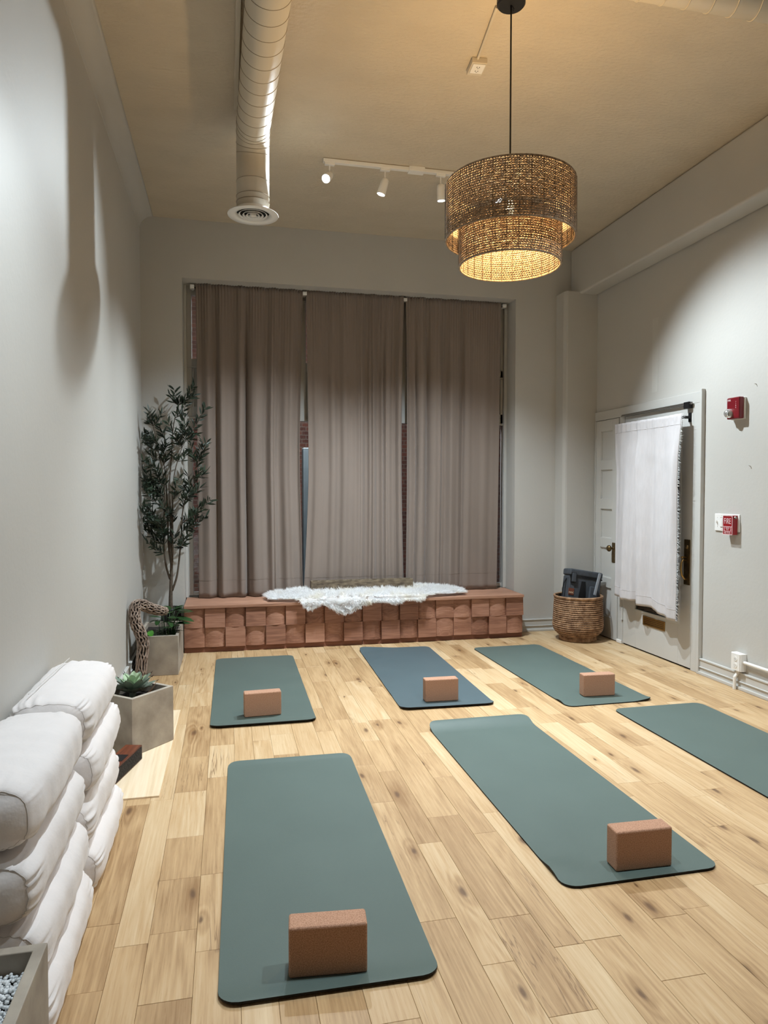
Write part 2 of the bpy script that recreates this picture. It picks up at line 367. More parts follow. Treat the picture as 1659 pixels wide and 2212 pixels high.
# ---------------------------------------------------------------- floor
def build_floor():
    fl = st(boxo('floor', M['sub'], XL-.1, XR+.1, YF-.1, YB+.3, -.14, -.012))
    cache = {}
    def pm(w, l):
        k = (round(w, 3), round(l, 2))
        if k not in cache:
            b = MB(); g = .0004; e = .0008
            x, y = w/2-g, l/2-g
            vs = [(-x, -y, -.012), (x, -y, -.012), (x, y, -.012), (-x, y, -.012),
                  (-x, -y, -e), (x, -y, -e), (x, y, -e), (-x, y, -e),
                  (-x+e, -y+e, 0), (x-e, -y+e, 0), (x-e, y-e, 0), (-x+e, y-e, 0)]
            fs = [(0, 1, 5, 4), (1, 2, 6, 5), (2, 3, 7, 6), (3, 0, 4, 7), (4, 5, 9, 8), (5, 6, 10, 9), (6, 7, 11, 10), (7, 4, 8, 11), (8, 9, 10, 11)]
            b.add(vs, fs); cache[k] = (b, b.mesh('plank', M['plank']))
        return cache[k]
    rest = MB(); x = XL; n = 0; cand = []
    r = random.Random(11)
    while x < XR-.02:
        w = r.choice([.098, .098, .127, .127, .14]); w = min(w, XR-x)
        y = 1.05 - r.random()*.5
        while y < YB-.01:
            l = r.choice([.3, .42, .55, .7, .85, 1.0, 1.25]); 
            if y+l > YB-.15: l = YB-y
            cand.append((x+w/2, y+l/2, w, l)); y += l
        y0 = YF
        while y0 < .5:     # behind the camera, out of every view
            rest.box(x+.0007, x+w-.0007, y0+.0007, min(y0+.9, .55)-.0007, -.012, 0); y0 += .9
        x += w
    def vis(c):   # planks at least partly in the frustum on the floor
        px, py = c[0], c[1]
        return (py+c[3]/2) > 1.45 and px > py*-.31-.15 and px < py*.88+.35
    big = sorted([c for c in cand if vis(c)], key=lambda c: c[1])[:300]
    bigs = set(big)
    for c in cand:
        dz = r.uniform(-.0004, .0002)
        if c in bigs: link('plank', pm(c[2], c[3])[1], fl, (c[0], c[1], dz))
        else: rest.box(c[0]-c[2]/2+.0007, c[0]+c[2]/2-.0007, c[1]-c[3]/2+.0007, c[1]+c[3]/2-.0007, -.012, dz)
    s = obj('plank_border', rest, M['plank'], fl); s['kind'] = 'stuff'
build_floor()

# ---------------------------------------------------------------- shell
def build_shell():
    st(boxo('ceiling', M['ceil'], XL-.1, XR+.1, YF-.1, YB+.4, ZC, ZC+.1))
    b = MB(); b.box(XL-.1, XL, YF-.1, YB+.3, -.1, ZC)
    n = 10; r = .11                      # plaster cove where wall meets ceiling
    poly = [(XL-.001, ZC-r)]+[(XL+r-r*math.cos(a*PI/2/n), ZC-r+r*math.sin(a*PI/2/n)) for a in range(n+1)]+[(XL-.001, ZC+.001)]
    k = len(poly); vs = [(x, YF, z) for x, z in poly]+[(x, YB, z) for x, z in poly]
    st(obj('wall_left', b, M['wall']))
    b = MB(); b.add(vs, [(i, (i+1) % k, k+(i+1) % k, k+i) for i in range(k)]); st(obj('trim_5', b, M['wall'], smooth=True))
    st(boxo('wall_right', M['wall'], XR, XR+.12, YF-.1, YB+.3, -.1, ZC))
    st(boxo('wall_front', M['wall'], XL-.1, XR+.1, YF-.1, YF, -.1, ZC))
    # back wall with the window recess cut out of it: one ring of quads plus reveal
    b = MB(); e = .012
    b.box(XL, OX0, YB, YW+.08, -.1, ZC); b.box(OX1, XR, YB, YW+.08, -.1, ZC); b.box(OX0, OX1, YB, YW+.08, OZ, ZC)
    b.box(OX0, OX1, YW, YW+.08, -.1, .41)
    st(obj('wall_back', b, M['wall']))
    # soffit beam and corner column
    b = MB(); b.box(3.228, XR, YF, YB, 3.195, ZC); st(obj('trim_1', b, M['wall'], bevel=.02))
    b = MB(); b.prism([(3.085, YB), (3.085, 6.06), (3.10, 6.025), (3.115, 6.02), (XR, 6.02), (XR, YB)], 0, 3.215); st(obj('trim_2', b, M['wall']))
    # baseboards: board, cap moulding, quarter round
    def base(name, pts, parent=None):
        (x0, y0), (x1, y1), (nx, ny) = pts
        b = MB()
        for d, z0, z1 in ((.016, 0, .112), (.022, .105, .118), (.024, .050, .058), (.030, 0, .022)):
            b.box(min(x0, x1, x0+nx*d, x1+nx*d), max(x0, x1, x0+nx*d, x1+nx*d), min(y0, y1, y0+ny*d, y1+ny*d), max(y0, y1, y0+ny*d, y1+ny*d), z0, z1)
        return st(obj(name, b, M['trim'], bevel=.003))
    base('baseboard_left', ((XL, YF), (XL, YB), (1, 0)))
    base('baseboard_back', ((OX1, YB), (3.085, YB), (0, -1)))
    base('baseboard_right', ((XR, YF), (XR, 4.485), (-1, 0)))
    b = MB(); b.box(XL+.03, OX0, YB-.016, YB, 0, .112); b.box(XL+.03, OX0, YB-.03, YB, 0, .022); st(obj('baseboard_corner', b, M['trim'], bevel=.003))
    b = MB(); b.box(3.115, XR, 6.004, 6.02, 0, .112); b.box(3.115, XR, 5.992, 6.02, 0, .022); st(obj('baseboard_column', b, M['trim'], bevel=.003))
build_shell()

# ---------------------------------------------------------------- window
def build_window():
    wn = MB()
    y0, y1 = YW, YW+.05
    wn.box(OX0, -.303, y0, y1, .40, OZ); wn.box(2.642, OX1, y0, y1, .40, OZ)
    wn.box(-.303, 2.642, y0, y1, 3.085, OZ); wn.box(-.303, 2.642, y0, y1, .40, .44)
    w = st(obj('window_1', wn, M['trim'], bevel=.003))
    def part(n, *a): return boxo(n, M['trim'], *a, parent=w, bevel=.002)
    part('outer_stop', OX0, -.345, YW-.04, YW, .40, OZ); part('outer_stop', OX1-.03, OX1, YW-.04, YW, .40, OZ)
    part('transom_rail', -.303, 2.642, y0, y1, 2.440, 2.525); part('transom_rail', -.303, 2.642, y0, y1, 1.99, 2.10)
    part('side_stop', 2.617, 2.645, y0, y1, 2.0, 3.09)
    part('drip_mould', OX0, OX1-.0, YW-.012, YW, 2.448, 2.458); part('drip_mould', OX0, OX1, YW-.014, YW, 1.99, 2.01)
    for x in (.665, 1.617):
        part('mullion', x-.045, x+.045, y0-.015, y1, 2.0, 3.09)
    for x0, x1 in ((-.303, .62), (.71, 1.572), (1.662, 2.617)):
        part('transom_panel', x0, x1, y0+.018, y0+.03, 2.10, 2.44)
        part('panel_mould', x0, x0+.02, y0+.006, y0+.02, 2.10, 2.44)
        g = boxo('upper_pane', M['glass'], x0, x1, YW+.022, YW+.026, 2.525, 3.085, parent=w)
    boxo('lower_pane', M['glass'], -.303, 2.642, YW+.030, YW+.034, .44, 1.99, parent=w)
    # outside at night
    o = boxo('brick_facade', M['brick'], -3, 6, 9.6, 9.8, -.1, 5); tag(o, 'dark brown brick building across the pavement, glimpsed past the curtain edges', 'building')
    for k in range(2):
        st(boxo('pavement' if k == 0 else 'kerb', M['pave'], -3, 6, YB+.4, 8.3+k*.15, -.14+k*.001, -.05+k*.03)) if k == 0 else None
    o = MB(); o.box(.74, 1.16, 7.0, 7.12, -.05, 1.78); o.box(.74, .92, 6.985, 7.0, -.05, 1.78); o = obj('street_cabinet', o, M['bluegrey'], bevel=.01)
    tag(o, 'pale blue-grey cabinet outside, seen in the gap between left and middle curtains', 'cabinet')
    l = bpy.data.lights.new('outside_fill', 'AREA'); l.energy = 200; l.color = (.95, .97, 1); l.size = .3  # fill light added out of view to brighten the cabinet behind the curtain gap
    lo = bpy.data.objects.new('outside_fill', l); C.objects.link(lo); lo.location = (.75, 6.72, 3.6); tag(lo, 'unseen fill light added outside above the window to brighten the cabinet', 'lamp')
    lo.rotation_euler = (.45, 0, 0)
build_window()

# ---------------------------------------------------------------- doors on the right wall
def build_doors():
    X = XR
    # casing
    b = MB(); d = .018
    b.box(X-d, X, 4.49, 4.585, 0, 2.005); b.box(X-d, X, 4.49, 6.018, 2.005, 2.088)
    b.box(X-d, X, 5.512, 5.592, 0, 2.005); b.box(X-d, X, 5.985, 6.018, 0, 2.005)
    b.box(X-d-.014, X, 4.478, 4.498, 0, 2.10)
    b.box(X-d-.010, X, 5.985, 5.993, 0, 2.005)
    st(obj('trim_3', b, M['trim'], bevel=.003))
    b = MB(); b.box(X-.03, X-.018, 5.515, 5.592, 0, .03); st(obj('trim_4', b, M['white'], bevel=.004))
    # narrow five-panel leaf
    y0, y1 = 5.600, 5.982; xs = X-.006
    b = MB(); zs = [(.20, .465), (.555, .83), (.92, 1.185), (1.28, 1.545), (1.635, 1.90)]
    b.box(xs-.016, xs, y0, y0+.10, .008, 2.0); b.box(xs-.016, xs, y1-.085, y1, .008, 2.0)
    zz = [.008]+[z for p in zs for z in p]+[2.0]
    for i in range(0, len(zz), 2): b.box(xs-.016, xs, y0+.10, y1-.085, zz[i], zz[i+1])
    dr = st(obj('door_1', b, M['trim'], bevel=.002))
    for a, c in zs:
        p = MB(); p.box(xs-.002, xs+.002, y0+.10, y1-.085, a, c)
        for q in ((y0+.10, y0+.106, a, c), (y1-.091, y1-.085, a, c), (y0+.10, y1-.085, a, a+.006), (y0+.10, y1-.085, c-.006, c)): p.box(xs-.009, xs+.002, q[0], q[1], q[2], q[3])
        obj('door_panel', p, M['trim'], dr)
    boxo('gap', M['slotdark'], X-.003, X-.001, y0-.006, y1+.003, .0, 2.006, parent=dr)
    pl = boxo('knob_plate', M['brass'], xs-.021, xs-.016, 5.635, 5.685, .705, .885, parent=dr, bevel=.004)
    k = MB(); k.lathe([(.001, -.062), (.018, -.060), (.028, -.050), (.030, -.040), (.024, -.030), (.010, -.024), (.009, 0), (.016, .004)], 20, (0, 0, 0), mtx=Matrix.Rotation(PI/2, 4, 'Y'))
    obj('knob', k, M['brass'], dr, smooth=True, loc=(xs-.021, 5.66, .835))
    for z in (1.80, 1.0, .25):
        h = MB(); h.tube([(xs-.012, y1+.004, z-.045), (xs-.012, y1+.004, z+.045)], .006, 10); h.box(xs-.010, xs-.004, y1-.012, y1+.012, z-.045, z+.045)
        obj('hinge', h, M['trim'], dr)
    # main leaf with one tall pane
    y0, y1 = 4.588, 5.508; g0, g1, gz0, gz1 = 4.738, 5.315, .345, 1.885
    b = MB()
    b.box(xs-.010, xs, y0, g0, .012, 2.0); b.box(xs-.010, xs, g1, y1, .012, 2.0)
    b.box(xs-.010, xs, g0, g1, .012, gz0); b.box(xs-.010, xs, g0, g1, gz1, 2.0)
    dr = st(obj('door_2', b, M['trim'], bevel=.002))
    boxo('gap', M['slotdark'], X-.003, X-.0005, y0-.005, y1+.005, 0, 2.006, parent=dr)
    f = MB(); t = .022
    for q in ((g0-t, g0, gz0-t, gz1+t), (g1, g1+t, gz0-t, gz1+t), (g0, g1, gz0-t, gz0), (g0, g1, gz1, gz1+t)): f.box(xs-.018, xs-.008, *q)
    obj('glazing_bead', f, M['trim'], dr, bevel=.003)
    n = MB(); n.box(xs-.004, xs-.002, g0, g1, gz0, gz1); obj('night_pane', n, mat('night_glass', srgb(28, 36, 38), .05, var=.2, nscale=2, spec=.8), dr)
    # mail slot
    b = MB()
    for q in ((4.90, 5.20, .232, .244), (4.90, 5.20, .296, .308), (4.90, 4.914, .244, .296), (5.186, 5.20, .244, .296)): b.box(xs-.017, xs-.010, *q)
    for z in (.252, .267, .282): b.box(xs-.014, xs-.010, 4.914, 5.186, z, z+.008)
    obj('mail_slot', b, M['brassbright'], dr, bevel=.0015)
    boxo('mail_slot_gap', M['brass'], xs-.0115, xs-.010, 4.914, 5.186, .244, .296, parent=dr)
    # handle set
    p = boxo('handle_plate', M['brass'], xs-.016, xs-.010, 4.602, 4.672, .64, .985, parent=dr, bevel=.003)
    h = MB(); h.tube([(xs-.016, 4.640, .825), (xs-.05, 4.640, .832), (xs-.062, 4.640, .80), (xs-.064, 4.640, .76), (xs-.055, 4.640, .715), (xs-.03, 4.640, .685), (xs-.014, 4.640, .682)], [.007, .007, .008, .008, .008, .007, .006], 10)
    h.tube([(xs-.016, 4.640, .848), (xs-.05, 4.640, .852), (xs-.06, 4.640, .846)], [.006, .008, .009], 10)
    obj('door_handle', h, M['brassbright'], dr, smooth=True)
    c = MB(); c.lathe([(.0005, .012), (.012, .011), (.016, .006), (.018, 0)], 20, mtx=Matrix.Rotation(-PI/2, 4, 'Y')); obj('lock_cylinder', c, M['brass'], dr, smooth=True, loc=(xs-.016, 4.637, .93))
    for z in (1.75, 1.0, .27):
        h = MB(); h.tube([(xs-.016, y1+.004, z-.05), (xs-.016, y1+.004, z+.05)], .007, 10); h.tube([(xs-.016, y1+.004, z-.054), (xs-.016, y1+.004, z-.05)], .009, 10)
        obj('hinge', h, M['trim'], dr)
    # rail across the top of the door, with black bracket
    t = thing('door_rail', 'slim dark metal rail across the very top of the glass door', 'rail', (X-.04, 5.0, 2.0))
    b = MB(); b.tube([(0, -.42, .004), (0, .53, .004)], .006, 8); b.tube([(.004, -.42, .014), (.004, .53, .014)], .004, 8); obj('rod', b, M['chrome'], t)
    b = MB(); b.box(-.012, .026, -.40, -.34, -.028, .020); obj('bracket', b, M['black'], t, bevel=.002)
    # curtain rod
    t = thing('curtain_rod', 'black rod holding the white fringed curtain on the door', 'curtain rod', (X-.085, 5.0, 1.905))
    b = MB(); b.tube([(0, -.40, 0), (0, .43, 0)], .008, 10); obj('rod', b, M['black'], t)
    for y in (-.375, .40):
        b = MB(); b.box(-.006, .072, y-.010, y+.010, -.010, .010); b.box(.060, .071, y-.014, y+.014, -.035, .035); obj('bracket', b, M['black'], t, bevel=.002)
    # white curtain
    b = MB(); x0 = X-.085; zt, zb = 1.932, .40
    r = random.Random(3)
    def fn(u, v):
        y = 5.535-(5.535-4.60)*u*(1-.015*v); z = zt+(zb-zt)*v
        if v > .97: pass
        fold = .026*math.sin(u*11.0+.6+.6*v)+.013*math.sin(u*24+1.3-v)+.006*math.sin(u*43+v*3)
        # one deep pleat a third of the way along
        pl = .055*math.exp(-((u-.36-.01*v)/.036)**2)
        g = min(1, v*6)
        amp = .12+.88*min(1, v*4)
        x = x0-.016-.012*min(1, v*5) + min(fold+pl, .075)*amp + .004*noise.noise(Vector((y*9, z*7, 2)))
        if v < .05: x += .004*math.sin(u*80)
        z2 = z - .010*math.sin(u*7+1)*v - (.018 if .27 < u < .34 else 0)*v*0 + (-.04*u+.02)*v
        if u < .38: z2 += .02*v
        return (x, y, z2)
    b.grid(150, 70, fn)
    cu = obj('door_curtain', b, M['linen'], smooth=True); s = cu.modifiers.new('solid', 'SOLIDIFY'); s.thickness = .003; s.offset = 0
    tag(cu, 'white linen curtain with a frayed edge hanging over the glass door', 'curtain')
    fr = MB()
    for i in range(420):
        v = (i+r.random())/420; p = fn(1, v); l = r.uniform(.014, .038); a = r.uniform(-.9, .3)
        q = (p[0]+r.uniform(-.008, .008), p[1]-l*math.cos(a), p[2]+l*math.sin(a)); wd = .0022
        fr.add([p, (p[0], p[1], p[2]+wd), (q[0], q[1], q[2]+wd*.4), (q[0]+wd, q[1], q[2])], [(0, 1, 2), (0, 2, 3), (1, 0, 3)])
    f = obj('fringe', fr, M['fur'], cu); f['kind'] = 'stuff'
    for v in (.052, .945):      # rod pocket and hem stitched lines
        hm = MB(); hm.tube([Vector(fn(i/60, v))+Vector((-.0025, 0, 0)) for i in range(61)], .0012, 4)
        obj('stitching', hm, M['linen'], cu)
build_doors()

# ---------------------------------------------------------------- things on the right wall
def build_wall_things():
    X = XR
    t = thing('fire_alarm_strobe', 'dark red fire alarm strobe high on the right wall', 'fire alarm', (X, 4.125, 1.915))
    boxo('base', M['white'], -.018, 0, -.062, .062, -.075, .072, parent=t, bevel=.004)
    boxo('body', M['reddark'], -.058, -.016, -.060, .060, -.072, .075, parent=t, bevel=.008)
    b = MB(); b.lathe([(.0005, .040), (.016, .036), (.027, .024), (.031, .006), (.031, 0)], 24, mtx=Matrix.Rotation(-PI/2, 4, 'Y')); obj('lens', b, M['lens'], t, smooth=True, loc=(-.058, .028, -.032))
    b = MB(); b.lathe([(.030, .001), (.024, .0012), (.010, .008), (.004, .016)], 16, mtx=Matrix.Rotation(-PI/2, 4, 'Y')); obj('reflector', b, M['chrome'], t, smooth=True, loc=(-.0585, .028, -.032))
    mx = Matrix.Translation((-.0585, .034, .056)) @ Matrix(((0, 0, -1, 0), (-1, 0, 0, 0), (0, 1, 0, 0), (0, 0, 0, 1)))
    text('lettering', 'FIRE', .017, M['print'], t, mx)
    for i, ch in enumerate('FIRE'):
        mx = Matrix.Translation((-.0585, -.030, .042-i*.013)) @ Matrix(((0, 0, -1, 0), (-1, 0, 0, 0), (0, 1, 0, 0), (0, 0, 0, 1)))
        text('lettering', ch, .012, M['print'], t, mx)
    t = thing('fire_pull_station', 'red pull station lettered FIRE, beside the light switches', 'fire alarm', (X, 4.165, 1.118))
    boxo('body', M['red'], -.052, -.0105, -.048, .046, -.066, .066, parent=t, bevel=.002)
    fr = MB(); f = -.0535
    for q in ((-.048, -.045, -.066, .066), (.043, .046, -.066, .066), (-.045, .043, .063, .066), (-.045, .043, -.066, -.063), (-.045, .043, -.012, -.009), (-.034, -.031, -.042, -.009), (.029, .032, -.042, -.009), (-.034, .032, -.044, -.041)): fr.box(f, f+.0015, *q)
    obj('front_border', fr, M['print'], t)
    bx = Matrix(((0, 0, -1, 0), (-1, 0, 0, 0), (0, 1, 0, 0), (0, 0, 0, 1)))
    text('lettering', 'FIRE', .056, M['print'], t, Matrix.Translation((f, -.001, .026)) @ bx, sx=.52, sp=1.28)
    text('lettering', 'PUSH IN', .010, M['print'], t, Matrix.Translation((f, -.001, -.021)) @ bx); text('lettering', 'THEN', .010, M['print'], t, Matrix.Translation((f, -.001, -.032)) @ bx)
    text('lettering', 'PULL DOWN', .011, M['print'], t, Matrix.Translation((f, -.001, -.054)) @ bx)
    b = MB(); b.lathe([(.0005, .006), (.008, .006), (.010, 0)], 16, mtx=Matrix.Rotation(PI/2, 4, 'X')); obj('key_lock', b, M['chrome'], t, loc=(-.030, -.048, .052))
    t = thing('light_switch_plate', 'white double light switch plate, its right end behind the red pull station', 'light switch', (X, 4.225, 1.13))
    boxo('plate', M['white'], -.010, 0, -.122, .125, -.060, .062, parent=t, bevel=.004)
    boxo('rocker', M['white'], -.016, -.009, .038, .062, -.030, .032, parent=t, bevel=.002)
    boxo('toggle', M['white'], -.022, -.009, .091, .097, -.006, .012, parent=t, bevel=.001)
    b = MB()
    for y in (.050, .094):
        for z in (-.048, .048) if y < .06 else (-.030, .034): b.box(-.0108, -.0098, y-.002, y+.002, z-.002, z+.002)
    b.box(-.0108, -.0098, .036, .038, -.032, .034); b.box(-.0108, -.0098, .036, .064, -.034, -.031); b.box(-.0108, -.0098, .036, .064, .033, .036)
    o = obj('screws_and_slots', b, M['seam'], t); o['kind'] = 'stuff'
    t = thing('wall_outlet', 'white surface-mounted outlet box low on the right wall', 'outlet', (X, 4.07, .19))
    boxo('box', M['white'], -.045, 0, -.048, .048, -.060, .060, parent=t, bevel=.003)
    boxo('cover', M['white'], -.050, -.045, -.040, .040, -.058, .058, parent=t, bevel=.002)
    for z in (.022, -.022):
        b = MB(); b.lathe([(.017, 0), (.017, .003), (.0005, .003)], 20, mtx=Matrix.Rotation(-PI/2, 4, 'Y')); s = obj('socket', b, M['white'], t, loc=(-.050, 0, z))
        b = MB(); b.box(-.0535, -.0525, -.007, -.005, z-.004, z+.005); b.box(-.0535, -.0525, .005, .007, z-.004, z+.005); b.box(-.0535, -.0525, -.002, .002, z-.011, z-.008); obj('slots', b, M['black'], t)
    b = MB(); b.tube([(-.022, -.048, .005), (-.022, -3.2, .005)], .011, 10); obj('conduit', b, M['white'], t)
    b = MB(); b.tube([(-.022, 0, -.06), (-.030, .006, -.085), (-.044, .01, -.105), (-.044, .012, -.19)], .011, 10); obj('drop_pipe', b, M['white'], t)
    # a thin upright strip, a little paler than the wall
    o = boxo('pale_strip', mat('pale_wall_strip', srgb(196, 194, 188), .5, var=.02), X-.0012, X+.001, 5.06, 5.142, 2.16, 2.76); o['kind'] = 'structure'
    # small marks left in the paint
    for y, z in ((3.98, 2.06), (4.02, 1.52)):
        b = MB(); b.tube([(X-.0025, y+.012, z+.004), (X-.003, y-.006, z), (X-.002, y-.012, z-.018)], .001, 4); o = obj('nail_mark', b, M['brass']); tag(o, 'tiny bent wire mark on the right wall, %s' % ('above the fire strobe level' if z > 2 else 'between strobe and switch plate'), 'wire')
build_wall_things()

# ---------------------------------------------------------------- ceiling services
def track_head(x, y, z, d, label, power, size, parent_name='track_head'):
    t = thing('track_light', label, 'track light', (x, y, z), 0, 'spot heads on the ceiling track')
    d = Vector(d).normalized()
    b = MB(); b.box(-.035, .035, -.014, .014, -.018, .004); obj('adapter', b, M['white'], t, bevel=.003)
    b = MB(); b.tube([(0, 0, -.015), (0, 0, -.085)], .0055, 8); obj('stem', b, M['white'], t)
    q = d.to_track_quat('-Z', 'Y').to_matrix().to_4x4()
    c0 = Vector((0, 0, -.085))
    b = MB(); b.lathe([(.001, .012), (.020, .012), (.027, .004), (.029, -.02), (.031, -.075), (.031, -.098), (.028, -.100)], 24, mtx=q); obj('lamp_housing', b, M['white'], t, smooth=True, loc=c0)
    b = MB(); b.lathe([(.028, -.094), (.018, -.101), (.001, -.104)], 24, mtx=q); obj('lamp_face', b, M['lamp'], t, smooth=True, loc=c0)
    l = bpy.data.lights.new('spot_beam', 'SPOT'); l.energy = power; l.color = COOL; l.spot_size = math.radians(size); l.spot_blend = .85; l.shadow_soft_size = .022
    lo = bpy.data.objects.new('spot_beam', l); C.objects.link(lo); lo.parent = t; lo.location = c0+d*.115; lo.rotation_euler = d.to_track_quat('-Z', 'Y').to_euler()
def build_ceiling_things():
    def track(x0, x1, y, label):
        t = thing('track_rail', label, 'track rail', ((x0+x1)/2, y, ZC)); h = (x1-x0)/2
        b = MB(); b.box(-h, h, -.017, .017, -.028, 0); obj('rail', b, M['white'], t, bevel=.002)
        b = MB(); b.box(-h, h, -.0185, -.0175, -.005, -.001); obj('shadow_gap', b, M['seam'], t)
        return t
    t = track(.66, 2.05, 4.87, 'white ceiling track rail carrying the lit spot heads near the duct end')
    b = MB(); b.box(1.27-1.355, 1.385-1.355, -.032, .032, -.034, 0); obj('power_feed', b, M['white'], t, bevel=.003)
    heads = [(.705, (-.38, -.76, -.62), 'brilliantly lit white spot head at the left end of the track', .46, 96),
             (1.10, (-.30, .08, -1), 'white spot head tilted left, second along the track', 1.1, 101),
             (1.51, (.08, .10, -1), 'white spot head pointing down, just left of the woven pendant', 1.1, 101),
             (1.90, (.38, -.38, -.84), 'white spot head hidden behind the woven pendant', 1.1, 96)]
    for x, d, lb, k, s in heads: track_head(x, 4.87, ZC-.026, d, lb, HEAD_W*k, s)
    track(.3, 2.6, 2.02, 'white ceiling track rail above the camera')
    for x, d, lb, k, s in [(.45, (-.18, .16, -1), 'white spot head above the camera turned to the left wall', .68, 96),
                        (1.95, (-.10, .10, -1), 'white spot head above the camera pointing to the near mats', .6, 88),
                        (2.5, (.35, .20, -1), 'white spot head above the camera turned to the right wall', .5, 84)]:
        track_head(x, 2.02, ZC-.026, d, lb, HEAD_W*k, s)
    # spiral duct with elbow and drop
    dx, zc, r, ye = .165, 3.53, .100, 4.44
    t = thing('air_duct', 'white round air duct running down the room and turning down to a diffuser', 'duct', (dx, 3, ZC))
    L0 = Vector((dx, 3, ZC))
    DX = lambda y: dx+.022*max(0, (ye-.16-y))
    pts = [Vector((DX(YF+.02), YF+.02, zc)), Vector((dx, ye-.16, zc))]; R0 = .16
    arc = [Vector((dx, ye-.16+R0*math.sin(a), zc-R0+R0*math.cos(a))) for a in [i*PI/2/10 for i in range(1, 11)]]
    down = [Vector((dx, ye, zc-R0-.01)), Vector((dx, ye, 3.085))]
    b = MB(); b.tube([p-L0 for p in pts+arc+down], r, 40); obj('pipe', b, M['duct'], t, smooth=True)
    sm = MB(); y = -1.8
    while y < ye-.17:
        ring = [Vector((DX(y)+(r+.0006)*math.cos(a), y+.018*math.sin(a)*1.0, zc+(r+.0006)*math.sin(a)))-L0 for a in [j*2*PI/40 for j in range(40)]]
        sm.tube(ring, .0016, 4, closed=True); y += .112
    for k, a in enumerate((0, .42, .85, 1.2)):
        c = Vector((dx, ye-.16+R0*math.sin(a), zc-R0+R0*math.cos(a))); tn = Vector((0, math.cos(a), -math.sin(a))); n2 = Vector((1, 0, 0)); n3 = tn.cross(n2)
        sm.tube([c+(r+.0006)*(n2*math.cos(q)+n3*math.sin(q))-L0 for q in [j*2*PI/40 for j in range(40)]], .0014, 4, closed=True)
    for z in (3.255, 3.165, 3.130):
        sm.tube([Vector((dx+(r+.001)*math.cos(q), ye+(r+.001)*math.sin(q), z))-L0 for q in [j*2*PI/40 for j in range(40)]], .002 if z < 3.2 else .0014, 4, closed=True)
    o = obj('seams', sm, M['seam'], t); o['kind'] = 'stuff'
    # diffuser
    t2 = thing('air_diffuser', 'round white ceiling diffuser with dark concentric slots under the duct end', 'air vent', (dx, ye, 3.06))
    b = MB(); b.lathe([(.100, .034), (.104, .020), (.120, .010), (.150, .002), (.156, -.002), (.154, -.006), (.120, -.006), (.104, -.002), (.098, .030)], 48); obj('outer_ring', b, M['white'], t2, smooth=True)
    b = MB(); b.disc((0, 0, .016), .103, 40); obj('dark_throat', b, M['slotdark'], t2)
    for r1, z in ((.086, -.001), (.062, -.004), (.040, -.007)):
        b = MB(); b.lathe([(r1-.006, .006), (r1+.003, z), (r1+.002, z-.002), (r1-.007, z+.004)], 40); obj('cone_ring', b, M['white'], t2, smooth=True)
    b = MB(); b.lathe([(.018, .006), (.024, -.010), (.001, -.013)], 30); obj('centre_cone', b, M['white'], t2, smooth=True)
    # cross duct above the camera end
    t = thing('air_duct', 'white ribbed air duct crossing the room at the top right corner', 'duct', (1.7, 2.68, ZC))
    b = MB(); b.tube([(.315-1.7, 0, zc-ZC), (3.22-1.7, 0, zc-ZC)], r, 40); obj('pipe', b, M['duct'], t, smooth=True)
    sm = MB(); x = .35
    while x < 3.2:
        sm.tube([Vector((x-1.7+.03*math.cos(a+.5), (r+.001)*math.cos(a), zc-ZC+(r+.001)*math.sin(a))) for a in [j*2*PI/40 for j in range(40)]], .0028, 4, closed=True); x += .112
    o = obj('seams', sm, M['duct'], t); o['kind'] = 'stuff'
    o = boxo('cable_channel', M['duct'], .052, .076, YF+.05, 4.30, 3.612, ZC, bevel=.003); tag(o, 'slim white channel fixed to the ceiling along the left of the long duct', 'cable channel')
    for y in (1.2, 2.9, 4.0):
        pass
    # outlet on the ceiling and its conduit
    t = thing('ceiling_outlet', 'small white outlet box on the ceiling with a conduit to the pendant', 'outlet', (1.325, 3.63, ZC), -.08)
    boxo('box', M['duct'], -.042, .042, -.065, .05, -.032, 0, parent=t, bevel=.004)
    boxo('cover', M['white'], -.034, .034, -.060, .020, -.038, -.032, parent=t, bevel=.002)
    b = MB()
    for y in (-.038, -.004):
        for x in (-.008, .006): b.box(x-.0015, x+.0015, y-.005, y+.005, -.0388, -.0379)
        b.box(-.0025, .0025, y+.008, y+.012, -.0388, -.0379)
    obj('slots', b, M['black'], t)
    b = MB(); b.tube([(-.01, -.06, -.008), (-.03, -.46, -.008)], .007, 8); obj('conduit', b, M['duct'], t)
build_ceiling_things()

